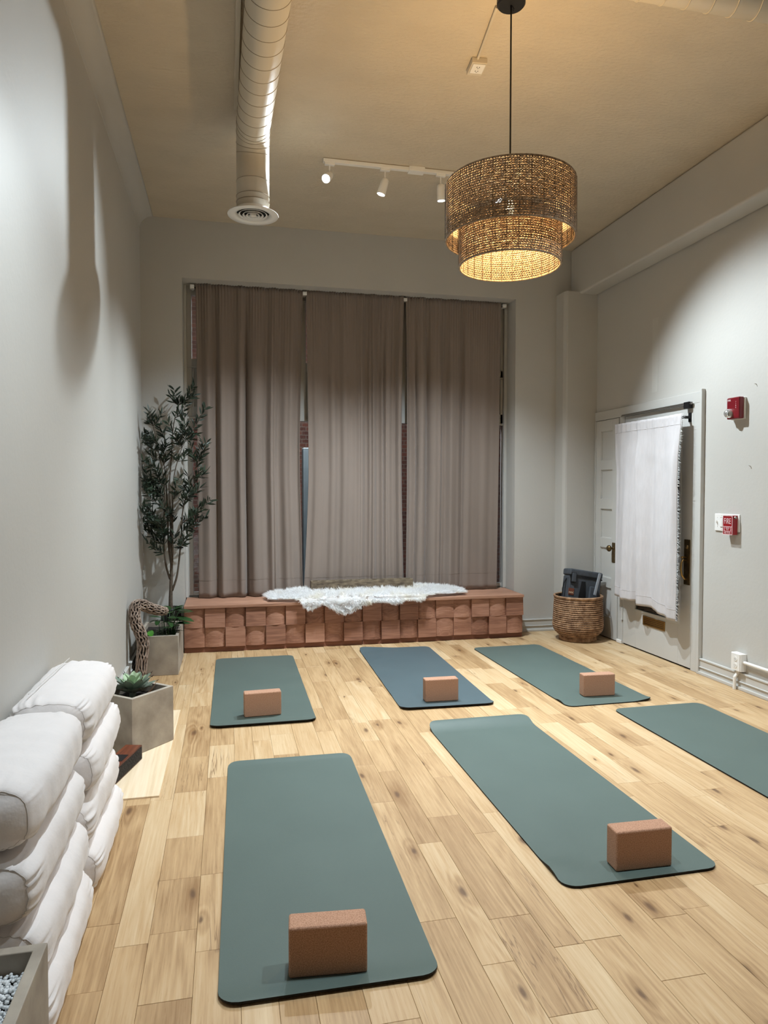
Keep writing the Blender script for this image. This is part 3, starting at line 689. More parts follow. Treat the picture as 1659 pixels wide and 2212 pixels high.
# ---------------------------------------------------------------- pendant
def twisted_ring(b, rad, z, period, off, rs, seg, ph, r, jit=.0006, n=4):
    per = max(8, round(2*PI*rad/period)); k = per*seg
    for s in (0, PI):
        pts = []
        for i in range(k):
            a = 2*PI*i/k; q = a*per+s+ph
            rr = rad+off*math.cos(q)+r.uniform(-jit, jit); zz = z+off*math.sin(q)*1.05+r.uniform(-jit, jit)+.0004*math.sin(a*7+ph)
            pts.append((rr*math.cos(a), rr*math.sin(a), zz))
        b.tube(pts, rs, n, closed=True)
def build_pendant():
    cx, cy = 1.300, 3.100; r = random.Random(5)
    t = thing('pendant_lamp', 'two-tier woven rope drum pendant lamp hanging on a black cord', 'pendant lamp', (cx, cy, 2.41))
    Z = lambda z: z-2.41
    b = MB(); b.lathe([(.001, Z(ZC-.045)), (.060, Z(ZC-.045)), (.066, Z(ZC-.038)), (.066, Z(ZC))], 40); obj('canopy', b, M['black'], t, smooth=False, bevel=0)
    b = MB(); b.tube([(0, 0, Z(ZC-.04)), (0, 0, Z(2.80)), (0, 0, Z(2.73))], .0042, 8)
    b.tube([(.004, 0, Z(ZC-.045)), (.014, 0, Z(ZC-.056)), (.010, 0, Z(ZC-.070)), (.003, 0, Z(ZC-.06))], .002, 6)
    obj('cord', b, M['black'], t)
    for nm, rad, z0, z1 in (('upper_shade', .298, 2.535, 2.785), ('lower_shade', .234, 2.412, 2.612)):
        b = MB(); rows = int(round((z1-z0)/.0104))
        for i in range(rows+1):
            z = z0+(z1-z0)*i/rows
            twisted_ring(b, rad, Z(z), .026, .0029, .0027, 6, r.random()*6, r)
        for z in (z0-.002, z1+.002): b.tube([((rad)*math.cos(a), (rad)*math.sin(a), Z(z)) for a in [j*2*PI/90 for j in range(90)]], .0045, 6, closed=True)
        s = obj(nm, b, M['rope'], t, smooth=True)
        wv = MB()
        for k in range(34 if rad > .25 else 28):
            a = 2*PI*k/(34 if rad > .25 else 28)+r.uniform(-.01, .01)
            for dr in (-.0062,):
                wv.tube([((rad+dr)*math.cos(a), (rad+dr)*math.sin(a), Z(z0)), ((rad+dr)*math.cos(a+.003), (rad+dr)*math.sin(a+.003), Z(z1))], .0013, 4)
            wv.tube([((rad+.0058)*math.cos(a), (rad+.0058)*math.sin(a), Z(z0)), ((rad+.0058)*math.cos(a), (rad+.0058)*math.sin(a), Z(z1))], .0008, 4)
        obj('wire_ribs', wv, M['wire'], s)
    for k in range(3):
        a = 2*PI*k/3+.4; b = MB(); b.tube([(0, 0, Z(2.76)), (.296*math.cos(a), .296*math.sin(a), Z(2.78))], .002, 6)
        obj('shade_spoke', b, M['wire'], t); b = MB(); b.tube([(.232*math.cos(a+.5), .232*math.sin(a+.5), Z(2.60)), (.296*math.cos(a+.5), .296*math.sin(a+.5), Z(2.56))], .002, 6)
        obj('shade_spoke', b, M['wire'], t)
    b = MB(); b.lathe([(.001, Z(2.77)), (.016, Z(2.765)), (.019, Z(2.74)), (.019, Z(2.715)), (.014, Z(2.71))], 20); obj('socket', b, M['black'], t, smooth=True)
    b = MB(); b.lathe([(.013, Z(2.712)), (.016, Z(2.70)), (.019, Z(2.68)), (.019, Z(2.66)), (.012, Z(2.65)), (.001, Z(2.646))], 24); obj('bulb', b, M['bulb'], t, smooth=True)
    l = bpy.data.lights.new('bulb_light', 'POINT'); l.energy = PEND_W; l.color = WARM; l.shadow_soft_size = .034
    lo = bpy.data.objects.new('bulb_light', l); C.objects.link(lo); lo.parent = t; lo.location = (0, 0, Z(2.668))
build_pendant()

# ---------------------------------------------------------------- benches
def build_benches():
    x0, x1 = -.360, 2.655; W = (x1-x0)/2; tw = W/9; yf = 5.962
    r = random.Random(9)
    def tile(kind):
        b = MB(); n = 12; h = .1625; w = tw-.0025
        # outer face; y grows into the bench.  'arch': bowed outward in plan, leaning out at the foot; 'flat': wedge
        def fn(u, v):
            x = (u-.5)*w; z = (v-.5)*h
            if kind == 'arch': y = .018 - .022*(1-(2*u-1)**2)*(1-.25*v) - .004*(1-v)
            elif kind == 'flat': y = -.002 - .010*(1-v)
            else: y = .010 - .012*(1-(2*u-1)**2)*(.4+.6*v) - .006*(1-v)
            return (x, y, z)
        b.grid(n+1, 5, fn)
        front = [[fn(i/n, j/4) for i in range(n+1)] for j in range(5)]
        yb = .030
        top = front[4]; bot = front[0]
        for row, flip in ((top, False), (bot, True)):
            vs = row+[(p[0], yb, p[2]) for p in row]; k = n+1
            b.add(vs, [(i, i+1, k+i+1, k+i) for i in range(n)])
        for c in (0, n):
            vs = [front[j][c] for j in range(5)]+[(front[j][c][0], yb, front[j][c][2]) for j in range(5)]
            b.add(vs, [(j, j+1, 5+j+1, 5+j) for j in range(4)])
        return b.mesh('tile', M['cedar'])
    tiles = {k: tile(k) for k in ('arch', 'flat', 'soft')}
    for unit in range(2):
        ux = x0+unit*W
        t = thing('storage_bench', ['reddish wooden block-front bench, left half beside the potted tree', 'reddish wooden block-front bench, right half nearer the basket'][unit], 'bench', (ux+W/2, yf+.2, 0), 0, None)
        ox, oy = ux+W/2, yf+.2
        b = MB(); b.box(-W/2+.001, W/2-.001, .03-.2, .235, .045, .374); obj('carcass', b, M['plinth'], t)
        b = MB(); b.box(-W/2+.002, W/2-.002, .018-.2, .04-.2, 0, .045); obj('plinth', b, M['plinth'], t, bevel=.001)
        b = MB(); b.box(-W/2+.0015, W/2-.0015, -.022-.2, .245, .374, .398); b.box(-W/2+.0015, W/2-.0015, .245, .264, .374, .398)
        obj('bench_top', b, M['cedar2'], t, bevel=.0015)
        for row in range(2):
            for c in range(9):
                g = c+unit*9
                # the photo's left unit arches at even columns above, odd below; the right unit from its fourth column
                if unit == 0: arch = (c % 2 == 0) if row == 1 else (c % 2 == 1)
                else: arch = (c % 2 == 1) if row == 1 else (c % 2 == 0)
                kind = 'arch' if arch else ('flat' if (c+row) % 5 else 'soft')
                link('tile', tiles[kind], t, (-W/2+tw*(c+.5), r.uniform(-.002, .002)-.2, .045+.0825+row*.1635+r.uniform(-.0008, .0008)))
    return yf
build_benches()

# ---------------------------------------------------------------- curtains in the window
def build_curtains():
    yc = 6.355; zt = 3.158
    b = MB(); b.tube([(-.275, yc+.016, 3.128), (2.600, yc+.016, 3.128)], .008, 10); rod = obj('curtain_rod', b, M['black'], smooth=True)
    tag(rod, 'long dark rod along the top of the window carrying the taupe curtains', 'curtain rod')
    for i, x in enumerate((-.290, .691, 1.624, 2.610)):
        b = MB(); b.box(-.018, .018, -.020, .03, -.016, .016); b.box(-.010, .010, .02, .092, -.012, .012)
        o = obj('rod_bracket', b, M['white'], loc=(x, yc-.004, 3.128), bevel=.003)
        tag(o, 'small white curtain rod bracket, %s' % ['at the left end', 'between left and middle curtains', 'between middle and right curtains', 'at the right end'][i], 'bracket', 'white curtain rod brackets')
    specs = [('left', -.262, .672, -.252, .645, .662, 21, [(.46, .055), (.18, .02), (.72, .025)], .404),
             ('middle', .703, 1.612, .712, 1.588, .690, 22, [(.66, .03), (.80, .035), (.93, .02)], .404),
             ('right', 1.630, 2.590, 1.640, 2.535, 1.626, 23, [(.10, .045), (.22, .02), (.37, .02), (.60, .012)], .404)]
    for nm, xa, xb, xa2, xb2, xbot, seed, deep, zb in specs:
        r = random.Random(seed); ph = [r.random()*6 for _ in range(8)]; fr = [r.uniform(.85, 1.15) for _ in range(8)]
        def fn(u, v):
            s = v**.6
            L0 = xa+(xa2-xa)*s; R0 = xb+(xb2-xb)*s
            if nm == 'left': R0 = xb+(.640-xb)*min(1, v*2) + (.665-.640)*max(0, (v-.6)/.4)
            if nm == 'middle': L0 = xa+(.720-xa)*min(1, v*2.0) + (.672-.720)*max(0, (v-.6)/.4)**1.3; R0 = xb-(.022)*math.sin(PI*min(1, v*1.02))
            if nm == 'right': R0 = 2.578-.034*v; L0 = xa+.010*math.sin(PI*v)
            x = L0+(R0-L0)*u; z = zt-.0+(zb-zt)*v
            g = min(1, v*3.2)
            flat = .25 if (nm == 'right' and u > .62) else (.55 if nm == 'middle' and u < .55 else 1)
            f = (.024*math.sin(2*PI*u*6.3*fr[0]+ph[0]+.4*v)+.010*math.sin(2*PI*u*10.7*fr[1]+ph[1]-.5*v)+.0015*math.sin(2*PI*u*21*fr[2]+ph[2]))*(.45+.55*g)*flat
            f += .0042*math.sin(2*PI*u*37+ph[3]+2*math.sin(u*9))*(1-g)**1.5
            for c, a in deep: f += a*g*math.exp(-((u-c-.01*math.sin(v*3))/.013)**2)
            f += .006*noise.noise(Vector((x*6, z*1.2, seed)))*g + .003*noise.noise(Vector((x*16, z*9, seed+3)))*max(0, v-.5)
            zz = z + (.004*math.sin(2*PI*u*38+ph[4]) if v == 0 else 0)
            if .012 < v < .03: f -= .004
            return (x, min(yc-.012+f*.9, yc+.004) if v < .06 else yc-.012+f*.9, zz)
        b = MB(); b.grid(260, 60, fn)
        o = obj('window_curtain', b, M['curtain'], smooth=True); s = o.modifiers.new('solid', 'SOLIDIFY'); s.thickness = .0025; s.offset = 0
        tag(o, {'left': 'taupe velvet window curtain, the left one behind the potted tree', 'middle': 'taupe velvet window curtain, the middle one behind the candle mold', 'right': 'taupe velvet window curtain, the right one with a flat plain end'}[nm], 'curtain', 'taupe window curtains')
        hm = MB()
        for i in range(0, 259, 2):
            p, q = Vector(fn(i/259, .945)), Vector(fn((i+1.2)/259, .945)); d = Vector((0, -.0022, 0)); hm.tube([p+d, q+d], .0009, 3)
        obj('hem_stitching', hm, M['oldwood'], o)
build_curtains()

# ---------------------------------------------------------------- yoga mats and blocks
def halfw(dv, w, r):
    return w/2 if dv >= r else w/2-r+math.sqrt(max(0, r*r-(r-dv)**2))
def yoga_mat(loc, rz, label, m, lift, length=1.671):
    w, r, th = .61, .055, .0062
    ys = [0, .003, .008, .015, .025, .038, .055]; L2 = length
    k = 44; rows = ys+[.055+(L2-.11)*i/k for i in range(1, k)]+[L2-y for y in ys[::-1]]
    nx = 22
    def P(j, i, top):
        y = rows[j]; dv = min(y, L2-y); h = halfw(dv, w, r); x = -h+2*h*i/nx
        yy = y-L2/2; z = lift(x/(w/2), yy/(L2/2))
        return (x, yy, z+(th if top else 0))
    b = MB(); nj = len(rows)
    for top in (1, 0):
        vs = [P(j, i, top) for j in range(nj) for i in range(nx+1)]; o = nx+1
        fs = [(j*o+i, j*o+i+1, (j+1)*o+i+1, (j+1)*o+i) for j in range(nj-1) for i in range(nx)]
        if not top: fs = [f[::-1] for f in fs]
        b.add(vs, fs, 0 if top else 1)
    per = [(0, i) for i in range(nx+1)]+[(j, nx) for j in range(1, nj)]+[(nj-1, i) for i in range(nx-1, -1, -1)]+[(j, 0) for j in range(nj-2, 0, -1)]
    n = len(per); mid = lambda p: tuple(Vector(P(*p, 0))+Vector((0, 0, th*.72)))
    vs = [P(*p, 0) for p in per]+[mid(p) for p in per]+[P(*p, 1) for p in per]
    b.add(vs, [(i, (i+1) % n, n+(i+1) % n, n+i) for i in range(n)], 1)
    b.add(vs, [(n+i, n+(i+1) % n, 2*n+(i+1) % n, 2*n+i) for i in range(n)], 1)
    o = obj('yoga_mat', b, [m, M['matblack']], loc=(loc[0], loc[1], .0004), rot=(0, 0, rz))
    for p in o.data.polygons: p.use_smooth = p.material_index == 0
    return tag(o, label, 'yoga mat', 'green yoga mats on the oak floor')
def sm(a): a = max(0, min(1, a)); return a*a*(3-2*a)
def build_mats():
    flat = lambda x, y: .0006+.0006*math.sin(x*3+y*5)*0
    near = lambda x, y: .004*sm((-y-.86)/.14)
    m1 = lambda x, y: .012*sm((-y-.90)/.10)+.002*math.sin(y*9)**2*sm(x)
    m2 = lambda x, y: .016*sm((y-.86)/.14)*sm((.2-x)/1.2)+.010*sm((-y-.88)/.12)+.003*math.sin(y*8)**2*sm(-x)
    m3 = lambda x, y: .010*math.exp(-((y+.87)/.05)**2)*sm((-x-.4)/.6)+.014*sm((x-.5)/.5)*sm((-y-.9)/.1)
    m4 = lambda x, y: .008*sm((-y-.90)/.10)+.006*sm((y-.93)/.07)
    m5 = lambda x, y: .030*sm((y-.84)/.16)**1.5+.012*math.exp(-((y+.86)/.06)**2)*sm((-x-.35)/.65)+.004*sm((-y-.93)/.07)
    yoga_mat((.2022, 4.8649), -.0057, 'dark green yoga mat in the back row, nearest the stone planters', M['mat'], m1)
    yoga_mat((1.3628, 4.9433), -.0247, 'blue-toned green yoga mat in the middle of the back row, far corner curled', M['matblue'], m2)
    yoga_mat((2.359, 4.7966), .0153, 'dark green yoga mat in the back row, nearest the basket and door', M['mat'], m3)
    yoga_mat((.2845, 2.6593), -.0171, 'dark green yoga mat closest to the camera, beside the white bolsters', M['mat'], m4)
    yoga_mat((1.4145, 2.9655), .0018, 'dark green yoga mat in the front row, far end lifting off the floor', M['mat'], m5)
    yoga_mat((2.62, 3.02), 0.0, 'dark green yoga mat cut off by the right edge of the picture', M['mat'], flat)
    w, d, h = .219, .072, .143
    b = MB(); b.box(-w/2, w/2, 0, d, 0, h)
    me = b.mesh('cork_block', M['cork'])
    data = [(.156, 1.895, -.10, 'large-looking dark cork block closest to the camera, on the mat beside the bolsters'),
            (1.333, 2.184, -.03, 'cork block on the front-row mat whose far end lifts'),
            (.089, 4.172, .055, 'cork block on the back-row mat nearest the stone planters'),
            (1.22, 4.228, -.03, 'cork block on the blue-toned mat in the back row'),
            (2.262, 4.115, -.06, 'cork block on the back-row mat nearest the door')]
    for x, y, rz, lb in data:
        o = link('cork_block', me, None, (x+w/2*math.cos(rz), y+w/2*math.sin(rz), .0072 if y < 3 else .0075), (0, 0, rz))
        m_ = o.modifiers.new('bevel', 'BEVEL'); m_.width = .007; m_.segments = 3
        tag(o, lb, 'yoga block', 'cork yoga blocks on the mats')
    for p in me.polygons: p.use_smooth = False
build_mats()

# ---------------------------------------------------------------- bolsters
def build_bolsters():
    def bolster_mesh(seed, L, hw, hh):
        r = random.Random(seed); off = Vector((seed*3.1, seed*1.7, 0))
        # stations along the length: (y, scale); the seam sits where the side panel meets the end cap
        st_ = [(-.5, .001, .028), (-.5, .25, .026), (-.5, .5, .020), (-.5, .70, .010), (-.5, .80, .001), (-.5, .84, -.001)]
        prof = []
        for e, s, bulge in st_: prof.append((-L/2-bulge+.026, s))
        for s, y in ((.875, .004), (.91, .013), (.94, .023), (.965, .035), (.983, .05), (.995, .068), (1.0, .09)): prof.append((-L/2+.026+y, s))
        m = 18
        half = prof[:]
        mid = [(-L/2+.116+(L-.232)*i/m, 1.0+.012*math.sin(i*1.3+seed)) for i in range(1, m)]
        full = half+mid+[(-y, s) for y, s in half[::-1]]
        n = 112; b = MB(); vs = []
        for j, (y, s) in enumerate(full):
            for i in range(n):
                a = 2*PI*i/n; c, sn = math.cos(a), math.sin(a); p = 2/3.1
                x = hw*s*math.copysign(abs(c)**p, c); z = hh*s*math.copysign(abs(sn)**p, sn)
                edge = min(abs(y+L/2-.05), abs(y-L/2+.05))
                wr = .0062*math.exp(-(edge/.040)**2)*math.sin(a*25+seed+9*noise.noise(Vector((c*2.2, sn*2.2, seed))))*max(0, min(1, .25+2.2*noise.noise(Vector((c*2.3, sn*2.3, seed+5)))))
                v = Vector((x, y, z)); nn = Vector((x, 0, z)).normalized() if s > .05 else Vector((0, 0, 0))
                v += nn*(wr*(1 if s > .8 else 0)+.007*noise.noise(v*5+off)+.003*noise.noise(v*14+off))
                v.y += .006*noise.noise(Vector((x*8, z*8, seed)))*(1 if s < .84 else 0)
                vs.append(v)
        fs = [(j*n+i, (j+1)*n+i, (j+1)*n+(i+1) % n, j*n+(i+1) % n) for j in range(len(full)-1) for i in range(n)]
        b.add(vs, fs)
        rings = []
        for j in (5, len(full)-6): rings.append([vs[j*n+i]*1.0 for i in range(n)])
        return b.mesh('bolster', M['canvas'], True), rings, vs, n
    # (x, y, z, yaw, tilt about y, half height) : two stacks of four against the left wall
    L = .64
    stack = [('front', [(-.550, 2.05, .087), (-.556, 2.03, .254), (-.570, 2.025, .421), (-.571, 2.045, .590)]),
             ('rear', [(-.553, 2.73, .087), (-.568, 2.70, .254), (-.562, 2.735, .421), (-.571, 2.715, .586)])]
    names = ['bottom', 'second from the floor', 'third from the floor', 'top']
    sd = 1
    for nm, lst in stack:
        for k, (x, y, z) in enumerate(lst):
            hh = .0825 if k < 3 else .085; hw = .133 if k < 3 else .131
            me, rings, vs, n = bolster_mesh(sd, L, hw, hh); sd += 1
            r = random.Random(sd)
            o = link('bolster', me, None, (x, y, z), (0, r.uniform(-.01, .03), r.uniform(-.015, .015)))
            tag(o, 'white canvas bolster, %s in the %s stack by the left wall' % (names[k], nm), 'bolster', 'white canvas bolsters')
            for rg in rings:
                b = MB(); b.tube([v*1.0 for v in rg], .0009, 4, closed=True); obj('piping', b, M['thread'], o, smooth=True)
            if k == 3 and nm == 'rear':      # zip flap along the top of this one
                b = MB(); b.tube([(-.07+.02*i/10, -.25+.5*i/10, .098*1.0+.004-.0) for i in range(11)], .0016, 4); obj('zip_seam', b, M['thread'], o)
build_bolsters()

# ---------------------------------------------------------------- planters and plants
def square_planter(name, label, loc, rz, w, d, h, t=.022, fill=.05, m=None):
    th = thing(name, label, 'planter', loc, rz)
    b = MB(); b.box(-w/2, w/2, -d/2, -d/2+t, 0, h); b.box(-w/2, w/2, d/2-t, d/2, 0, h); b.box(-w/2, -w/2+t, -d/2+t, d/2-t, 0, h); b.box(w/2-t, w/2, -d/2+t, d/2-t, 0, h)
    b.box(-w/2+t, w/2-t, -d/2+t, d/2-t, 0, .03)
    # one shell: outer box minus inner well
    s = MB(); o_ = [(-w/2, -d/2), (w/2, -d/2), (w/2, d/2), (-w/2, d/2)]; i_ = [(-w/2+t, -d/2+t), (w/2-t, -d/2+t), (w/2-t, d/2-t), (-w/2+t, d/2-t)]
    vs = [(*p, 0) for p in o_]+[(*p, h) for p in o_]+[(*p, h) for p in i_]+[(*p, .03) for p in i_]
    fs = [(3, 2, 1, 0), (12, 13, 14, 15)]
    for i in range(4):
        k = (i+1) % 4; fs += [(i, k, 4+k, 4+i), (4+i, 4+k, 8+k, 8+i), (8+i, 8+k, 12+k, 12+i)]
    s.add(vs, fs); sh = obj('shell', s, M['concrete'], th, bevel=.003)
    so = MB(); 
    so.grid(14, 14, lambda u, v: ((u-.5)*(w-2*t), (v-.5)*(d-2*t), h-fill+.006*noise.noise(Vector((u*9, v*9, w*50)))))
    obj('soil', so, m or M['soil'], th)
    return th
def leaf_mesh(name, L, w, m, curl=.2, seg=6, fold=.15, tip=None, lanc=False):
    b = MB(); vs = []; fs = []
    for i in range(seg+1):
        s = i/seg; ww = w*(math.sin(PI*min(1, s*.98+.02))**(.8 if lanc else .55))*(1 if lanc else (1-.25*s)); z = curl*L*math.sin(s*PI*.5)*s; x = L*s
        vs += [(x, -ww/2, z+ww*fold), (x, 0, z), (x, ww/2, z+ww*fold)]
    for i in range(seg):
        for k in range(2): a = i*3+k; fs.append((a, a+1, a+4, a+3))
    b.add(vs, fs)
    if tip: b.tube([(L*.97, 0, curl*L*.95), (L*1.10, 0, curl*L*1.08)], [.003, .0004], 5, mi=1)
    return b.mesh(name, [m]+([tip] if tip else []), True)
def aim(dirv, roll=0.0):
    d = Vector(dirv).normalized(); q = d.to_track_quat('X', 'Z'); return (q @ Matrix.Rotation(roll, 3, 'X').to_quaternion()).to_euler()
def build_olive():
    r = random.Random(41)
    bx, by = -.470, 6.075
    t = thing('olive_tree', 'tall artificial olive tree with dark narrow leaves in a black pot beside the window', 'potted tree', (bx, by, 0))
    b = MB(); b.lathe([(.001, .002), (.070, .002), (.074, .01), (.083, .345), (.088, .350), (.088, .372), (.083, .372), (.080, .35), (.001, .335)], 32); obj('pot', b, M['plasticblack'], t, smooth=True)
    # pixel -> plane helper from the tree crop, world x,z at depth y=6.0
    def P(cx, cz, dy=0): 
        px, py = 290+cx/4.34, 820+cz/4.34
        x = -.469+(px-368)*.00414; z = .392+(1310-py)*.00384
        return Vector((x-bx, dy, z))
    stems = {
        'main': [(335, 2150), (336, 2050), (342, 1880), (345, 1730), (338, 1600), (345, 1300), (335, 1000), (352, 750), (375, 420), (430, 180)],
        'left': [(333, 1880), (296, 1720), (284, 1400), (298, 1000), (250, 680), (195, 360)],
        'right': [(348, 1990), (395, 1830), (430, 1500), (452, 1200), (530, 930), (585, 740)],
        'inner': [(344, 1740), (322, 1560), (316, 1300), (306, 950), (285, 740), (300, 480)],
        'mid': [(350, 1720), (358, 1500), (362, 1200), (380, 900), (450, 640), (520, 520)]}
    off = {'main': 0, 'left': -.03, 'right': -.05, 'inner': .02, 'mid': -.07}
    cur = {}
    for k, pts in stems.items():
        P3 = []
        for i, p in enumerate(pts):
            s = i/(len(pts)-1); P3.append(P(*p, dy=off[k]*s*1.6 - .02*s))
        cur[k] = P3; n = len(P3)
        r0 = .0185 if k == 'main' else .0105
        # smooth the polyline
        fine = []
        for i in range(n-1):
            a, b_, c, d = P3[max(0, i-1)], P3[i], P3[i+1], P3[min(n-1, i+2)]
            for q in range(4):
                u = q/4; fine.append(.5*((2*b_)+(c-a)*u+(2*a-5*b_+4*c-d)*u*u+(3*b_-a-3*c+d)*u**3))
        fine.append(P3[-1])
        if k == 'main': fine[0] = Vector((fine[0].x, 0, .33))
        m = MB(); m.tube(fine, [max(.0022, r0*(1-.9*(i/len(fine))**.8)) for i in range(len(fine))], 8)
        obj('trunk' if k == 'main' else 'branch', m, M['bark'], t, smooth=True)
    rb = MB()
    for k in range(60):
        a = r.random()*6.28; q = r.random()**.5*.075; rb.tube([(q*math.cos(a), q*math.sin(a), .345), (q*math.cos(a+.5)*.9, q*math.sin(a+.5)*.9, .362+r.random()*.02), (q*math.cos(a+1), q*math.sin(a+1), .342)], .0015, 3)
    o = obj('moss', rb, M['moss'], t); o['kind'] = 'stuff'
    tips = [(550, 65), (380, 85), (350, 150), (645, 265), (560, 130), (190, 320), (165, 360), (255, 430), (45, 530), (60, 570), (100, 510), (170, 690), (620, 575), (655, 590), (560, 500), (440, 480), (400, 560), (130, 770), (20, 930), (30, 970), (75, 1010), (85, 860), (645, 860), (610, 720), (680, 1130), (640, 1290), (600, 1010), (560, 960), (120, 1160), (15, 1250), (60, 1340), (90, 1400), (150, 1500), (190, 1200), (500, 1440), (460, 1480), (430, 930), (520, 1040), (350, 1250), (280, 1300), (380, 1440), (210, 800), (240, 880), (330, 620), (480, 700), (250, 600), (600, 1180), (560, 1300), (450, 1100), (170, 1320), (230, 1420), (300, 560), (290, 330), (470, 340), (480, 240), (420, 300), (340, 420), (520, 620), (210, 980), (130, 930), (300, 1180), (400, 1000), (130, 1240), (230, 1300), (520, 1240), (490, 880), (310, 720), (190, 520), (380, 700), (590, 840)]
    lms = [leaf_mesh('leaf', L, w, M['olive'], c, 3, .12, lanc=True) for L, w, c in ((.068, .0145, .10), (.076, .014, -.08), (.058, .015, .02), (.080, .0165, .05))]
    cnt = 0; extra = MB(); tw = MB()
    for tx, tz in tips:
        dy = r.uniform(-.24, .045); tip = P(tx, tz, dy)
        # keep the crown off the back wall and the left wall
        tip.y = min(tip.y, .07); tip.x = max(tip.x, XL-bx+.03)
        # nearest stem point lower than the tip
        best = None
        for k, P3 in cur.items():
            for i in range(len(P3)-1):
                for u in (0, .25, .5, .75):
                    q = P3[i].lerp(P3[i+1], u)
                    if q.z < tip.z-.06 and q.z > .75:
                        d = (q-tip).length+abs((tip.z-q.z)-.22)*.6
                        if best is None or d < best[0]: best = (d, q)
        q = best[1] if best else P(345, 1500)
        mid = q.lerp(tip, .5)+Vector((r.uniform(-.01, .01), r.uniform(-.01, .01), -.02)); pts = [q.lerp(mid, 0), q.lerp(mid, .5).lerp(mid, .5), mid, mid.lerp(tip, .6)+Vector((0, 0, -.004)), tip]
        tw.tube(pts, [.0028, .0024, .002, .0015, .001], 5)
        L = (tip-q).length; nl = max(12, int(min(L, .28)/.0068))
        for i in range(nl):
            s = 1-(i/nl)*min(1, .28/L)
            a = pts[0].lerp(pts[2], min(1, s*2)) if s < .5 else pts[2].lerp(pts[4], (s-.5)*2)
            ax = (pts[4]-pts[2]).normalized()
            rnd = Vector((r.uniform(-1, 1), r.uniform(-1, 1), r.uniform(-.6, .9))); side = (rnd-ax*rnd.dot(ax)).normalized()
            d = (ax*(.55+.5*s*r.random())+side*.75).normalized()
            if a.y+d.y*.07 > .115: d.y = -abs(d.y)
            if a.x+d.x*.07+bx < XL+.012: d.x = abs(d.x)
            me = r.choice(lms)
            if cnt < 300: link('leaf', me, t, a, aim(d, r.uniform(0, 6.28)))
            else:
                mt = Matrix.Translation(a) @ aim(d, r.uniform(0, 6.28)).to_matrix().to_4x4()
                extra.add([mt @ v.co for v in me.vertices], [tuple(p.vertices) for p in me.polygons])
            cnt += 1
    obj('twigs', tw, M['bark'], t, smooth=True)
    o = obj('foliage', extra, M['olive'], t); o['kind'] = 'stuff'
    return cnt
build_olive()

